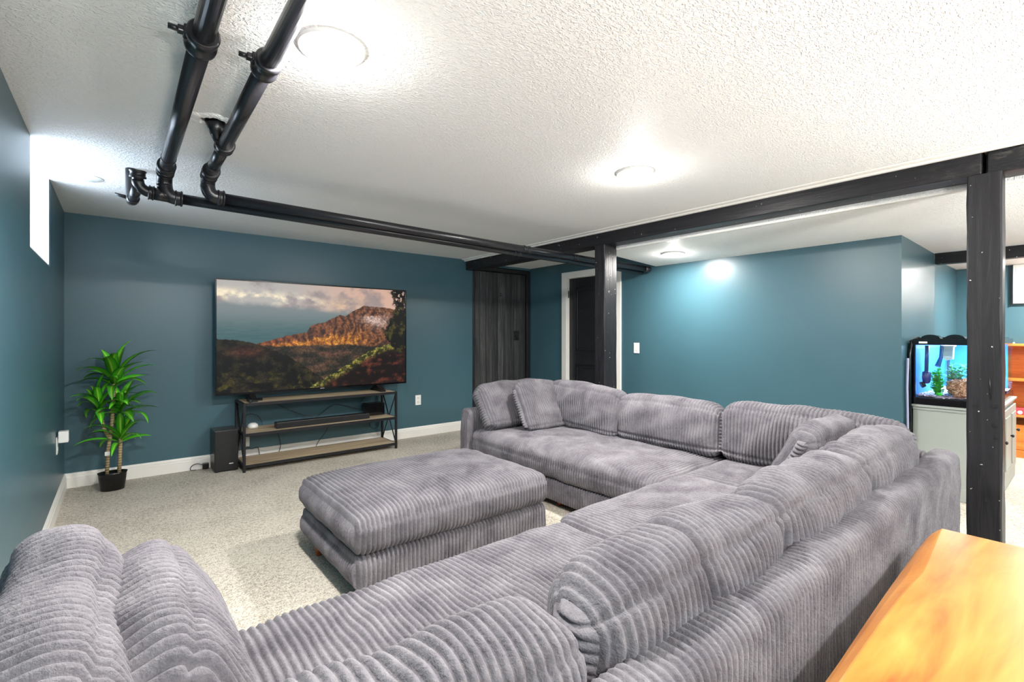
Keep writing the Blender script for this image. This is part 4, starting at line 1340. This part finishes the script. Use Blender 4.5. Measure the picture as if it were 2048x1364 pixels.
box('water', AX0 + .013, AX1 - .02, AY0 + .013, AY1 - .016, AZ0 + .053, AZ1 - .075, M['water'], aq)
box('hood', AX0 + .25, AX1 - .03, AY0 + .02, AY1 - .02, AZ1 - .006, AZ1 + .012, M['gloss_black'], aq, .004)
# lid with two rounded hose covers
for yc in (AY1 - .10, AY1 - .235):
    n_ = 16
    poly = [(yc + .058 * math.cos(math.pi * k / n_), AZ1 - .004 + .036 * math.sin(math.pi * k / n_)) for k in range(n_ + 1)]
    MB().prism(poly, AX0 + .006, AX0 + .10, axis='x').build('hose_cover', M['gloss_black'], aq)
box('maker_plate', AX0 - .0015, AX0 + .001, AY1 - .085, AY1 - .035, AZ1 - .034, AZ1 - .020, M['white_plastic'], aq, .001)
# lamp strip under the hood
M['aq_tube'] = emit('aquarium_tube', (.62, .82, 1.0), 9.0)
box('lamp_strip', AX0 + .27, AX1 - .08, AY0 + .14, AY0 + .24, AZ1 - .020, AZ1 - .0075, M['aq_tube'], aq)
al = bpy.data.lights.new('aquarium_lamp', 'AREA'); al.shape = 'RECTANGLE'; al.size = .85; al.size_y = .2; al.energy = 24.0; al.color = (.50, .70, 1.0)
alo = bpy.data.objects.new('aquarium_lamp', al); COL.objects.link(alo)
alo.parent = aq; alo.location = (0.02, 0.0, AZ1 - .03 - AZ0)
# gravel
t = NT('pink_gravel')
v = t.coord()
vo = t.new('ShaderNodeTexVoronoi'); vo.inputs['Scale'].default_value = 90
t.link(v, vo.inputs['Vector'])
t.link(t.ramp(vo.outputs['Color'], [(.2, (.30, .14, .15)), (.5, (.55, .33, .34)), (.8, (.75, .62, .62))]), t.b.inputs['Base Color'])
t.set(Roughness=.6)
M['gravel'] = t.m
nx_, ny_ = 130, 46
gx, gy = np.meshgrid(np.linspace(AX0 + .014, AX1 - .02, nx_), np.linspace(AY0 + .014, AY1 - .016, ny_))
gzv = AZ0 + .062 + .012 * RNG.rand(*gx.shape) + .012 * np.sin(gx * 9) * np.sin(gy * 11)
ii, jj = np.meshgrid(np.arange(ny_ - 1), np.arange(nx_ - 1), indexing='ij')
gq = np.stack([ii * nx_ + jj, ii * nx_ + jj + 1, (ii + 1) * nx_ + jj + 1, (ii + 1) * nx_ + jj], 2).reshape(-1, 4)
go = link('gravel', fast_mesh('gravel', np.stack([gx, gy, gzv], 2).reshape(-1, 3), gq, False), M['gravel'])
tag(go, 'pinkish gravel on the aquarium floor', 'gravel'); go['kind'] = 'stuff'
# intake pipes
M['blue_black'] = plain('dark_blue_plastic', (.012, .02, .16), .3)
def intake(yc, label):
    it = thing('filter_intake', label, 'filter pipe', (AX0 + .06, yc, AZ0 + .14))
    x = AX0 + .060
    MB().tube([(x, yc, AZ1 - .05), (x, yc + .004, AZ0 + .24)], .0125, 14).build('pipe', M['blue_black'], it)
    MB().lathe([(.012, .0), (.024, -.01), (.027, -.05), (.022, -.085), (.012, -.095)], (x, yc + .004, AZ0 + .250), n=18).build('strainer', M['blue_black'], it)
    return it
i1 = intake(AY1 - .073, 'dark blue filter intake pipe near the left edge of the aquarium')
MB().cyl((AX0 + .055, AY1 - .060, AZ0 + .150), (AX0 + .045, AY1 - .040, AZ0 + .142), .020, .024, n=16).build('nozzle', M['gloss_black'], i1)
i2 = thing('filter_outlet', 'curved blue filter outlet pipe behind the intake in the aquarium', 'filter pipe', (AX0 + .20, AY1 - .17, AZ1 - .2))
MB().tube([(AX0 + .20, AY1 - .135, AZ1 - .05), (AX0 + .20, AY1 - .13, AZ1 - .14), (AX0 + .17, AY1 - .115, AZ1 - .21)], [.011, .012, .018], 12).build('pipe', plain('mid_blue_plastic', (.02, .12, .42), .35), i2)
wf = thing('breeding_box', 'bright white box filter hanging inside the aquarium', 'filter', (AX0 + .22, AY1 - .26, AZ1 - .15))
MB().prism([(AY1 - .200, AZ1 - .060), (AY1 - .135, AZ1 - .060), (AY1 - .142, AZ1 - .15), (AY1 - .160, AZ1 - .165), (AY1 - .195, AZ1 - .155)], AX0 + .20, AX0 + .26, axis='x').build('box_body', M['white_plastic'], wf)
MB().box(AX0 + .195, AX0 + .265, AY1 - .208, AY1 - .128, AZ1 - .060, AZ1 - .050, .003).build('box_rim', M['white_plastic'], wf)
# water plants
M['water_plant'] = plain('bright_water_plant', (.04, .65, .03), .75)
M['water_plant2'] = plain('blue_green_water_plant', (.03, .42, .08), .75)
rw = random.Random(9)
def water_plant(cx, cy, h, w, count, label, mat):
    tp = thing('water_plant', label, 'water plant', (cx, cy, AZ0 + .075), 'plastic plants in the aquarium')
    for s in range(count):
        bx0 = cx + rw.uniform(-w, w) * .6; by0 = cy + rw.uniform(-w, w) * .5
        tx, ty = bx0 + rw.uniform(-.5, .5) * w, by0 + rw.uniform(-.7, .7) * w
        hh = h * rw.uniform(.7, 1.05)
        b = MB()
        P_ = [Vector((bx0 + (tx - bx0) * f * f, by0 + (ty - by0) * f * f, AZ0 + .072 + hh * f)) for f in (0, .33, .66, 1)]
        b.tube(P_, .002, 5)
        for k in range(16):
            f = .12 + .88 * k / 16
            p = Vector((bx0 + (tx - bx0) * f * f, by0 + (ty - by0) * f * f, AZ0 + .072 + hh * f))
            a = rw.uniform(0, 6.28)
            d = Vector((math.cos(a), math.sin(a), rw.uniform(.1, .6))) * rw.uniform(.026, .046)
            n = Vector((-math.sin(a), math.cos(a), 0)) * .012
            q1, q2, q3, q4 = [b.bm.verts.new(x) for x in (p, p + d * .5 + n, p + d, p + d * .5 - n)]
            b.bm.faces.new((q1, q2, q3, q4))
        b.build('frond', mat, tp)
    return tp
water_plant(AX0 + .10, AY1 - .130, .20, .040, 18, 'bushy bright green water plant in the middle of the tank', M['water_plant'])
water_plant(AX0 + .22, AY1 - .205, .235, .075, 18, 'blue green leafy water plant behind the coral rock', M['water_plant2'])
water_plant(AX0 + .34, AY1 - .30, .26, .08, 12, 'green water plant near the right front of the tank', M['water_plant2'])
# coral rock: lumpy convoluted ball
def lump(name, c, r, seed, mat, label, cat, sq=.8):
    bm = bmesh.new()
    bmesh.ops.create_icosphere(bm, subdivisions=5, radius=1.0)
    f = np.random.RandomState(seed)
    K = [(f.normal(size=3) * 5.5, f.uniform(0, 6.28)) for _ in range(7)]
    K2 = [(f.normal(size=3) * 14, f.uniform(0, 6.28)) for _ in range(7)]
    for vtx in bm.verts:
        p = np.array(vtx.co)
        d = sum(math.sin(float(k @ p) + ph) for k, ph in K) / 7 * .35 + (1 - abs(sum(math.sin(float(k @ p) + ph) for k, ph in K2) / 2.2)) * .16
        vtx.co = vtx.co * (1 + d)
        vtx.co.z *= sq
        vtx.co = Vector(c) + vtx.co * r
    for fc in bm.faces: fc.smooth = True
    me = bpy.data.meshes.new(name); bm.to_mesh(me); bm.free()
    return tag(link(name, me, mat), label, cat)
t = NT('orange_coral')
v = t.coord()
t.link(t.ramp(t.noise(v, 45, 3, .6, 1.5), [(.38, (.22, .06, .02)), (.52, (.62, .25, .09)), (.66, (.85, .58, .42))]), t.b.inputs['Base Color'])
t.set(Roughness=.6)
M['coral'] = t.m
lump('coral_rock', (AX0 + .15, AY1 - .250, AZ0 + .130), .070, 3, M['coral'], 'brownish orange convoluted coral rock in the aquarium', 'coral')
lump('coral_rock', (AX0 + .075, AY1 - .255, AZ0 + .095), .040, 4, M['coral'], 'small pale coral lump in front of the larger coral rock', 'coral')
lump('green_stone', (AX0 + .045, AY1 - .145, AZ0 + .082), .016, 6, M['water_plant'], 'small bright green stone on the aquarium gravel', 'stone', .6)
# black hose, then a pale tube painted as the tank light's streak on the wall
for (yy, lab, mt) in ((AY1 + .006, 'black filter hose hanging left of the aquarium', M['gloss_black']),):
    tag(MB().tube([(AX0 + .05, AY1 - .03, AZ1 + .005), (AX0 + .02, AY1 + .012, AZ1 - .02), (AX0 - .01, AY1 + .016, AZ1 - .12), (AX0 - .035, AY1 + .014, AZ0 + .1), (AX0 - .045, AY1 + .008, .45), (AX0 - .045, AY1 + .004, .02)], .0135, 10).build('hose_and_light_streak', mt), lab, 'hose')
tag(MB().tube([(AX0 - .09, AY1 + .012, 1.02), (AX0 - .10, AY1 + .014, .80), (AX0 - .085, AY1 + .012, .40), (AX0 - .09, AY1 + .010, .02)], .008, 10).build('hose_and_light_streak', plain('pale_violet_light_streak', (.42, .42, .60), .4)), 'pale violet tube standing in for the streak of tank light on the wall left of the aquarium', 'hose')

# ------------------------------------------------------------------ bookcase and things on it
KX0, KX1, KY0, KY1 = 6.78, 7.035, -.75, .735
kc = thing('bookcase', 'orange pine bookcase against the far wall right of the aquarium', 'bookcase', ((KX0 + KX1) / 2, (KY0 + KY1) / 2, 0))
b = MB()
box('side_panel', KX0, KX1, KY1 - .022, KY1, 0, 1.085, M['orange_wood'], kc, .002)
box('side_panel', KX0, KX1, KY0, KY0 + .022, 0, 1.085, M['orange_wood'], kc, .002)
box('top_board', KX0 - .015, KX1, KY0 - .012, KY1 + .012, 1.085, 1.108, M['orange_wood'], kc, .003)
box('back_panel', KX1 - .008, KX1, KY0 + .022, KY1 - .022, .06, 1.085, M['orange_wood'], kc)
for z in (.765, .415):
    box('shelf', KX0 + .003, KX1 - .008, KY0 + .022, KY1 - .022, z - .022, z, M['orange_wood'], kc, .002)
box('lower_panel', KX0 + .02, KX0 + .036, KY0 + .022, KY1 - .022, .075, .315, M['orange_wood'], kc, .002)
box('kick_board', KX0 + .003, KX1 - .008, KY0 + .022, KY1 - .022, 0, .072, M['orange_wood'], kc, .002)
M['red_card'] = plain('pinkish_red_card', (.62, .055, .075), .45)
rb = thing('game_box', 'flat red box with pale marks on the lowest bookcase shelf', 'box', (6.90, .46, .415))
box('box_body', 6.80, 6.98, .12, .70, .4155, .475, M['red_card'], rb, .003)
for yc in (.64, .59, .50, .44):
    MB().lathe([(.018, 0), (.018, .001), (.002, .001)], (6.7985, yc, .44), n=12, axis='x').build('pale_mark', M['white_plastic'], rb)
ac = thing('cable_clip', 'small white plastic clip lying on top of the bookcase', 'clip', (6.86, .66, 1.108))
MB().tube([(6.83, .70, 1.115), (6.84, .64, 1.116), (6.86, .58, 1.118), (6.85, .54, 1.116)], .006, 8).build('clip_body', M['white_plastic'], ac)

# white cabinet panel high on the far wall
wp = thing('wall_cabinet', 'white panel with dark edge high on the far right wall', 'wall panel', (XF - .06, .1, 1.5))
q = on_x(2026, 607, XF - .06)
box('panel_body', XF - .06, XF - .0005, -.75, q.y, q.z, low_z(XF) - .002, M['white'], wp, .003)
box('panel_face', XF - .066, XF - .060, -.73, q.y - .02, q.z + .02, low_z(XF) - .03, M['white_plastic'], wp, .003)
box('panel_edge', XF - .062, XF - .0005, q.y, q.y + .008, q.z - .006, low_z(XF) - .002, M['black_paint'], wp, .001)
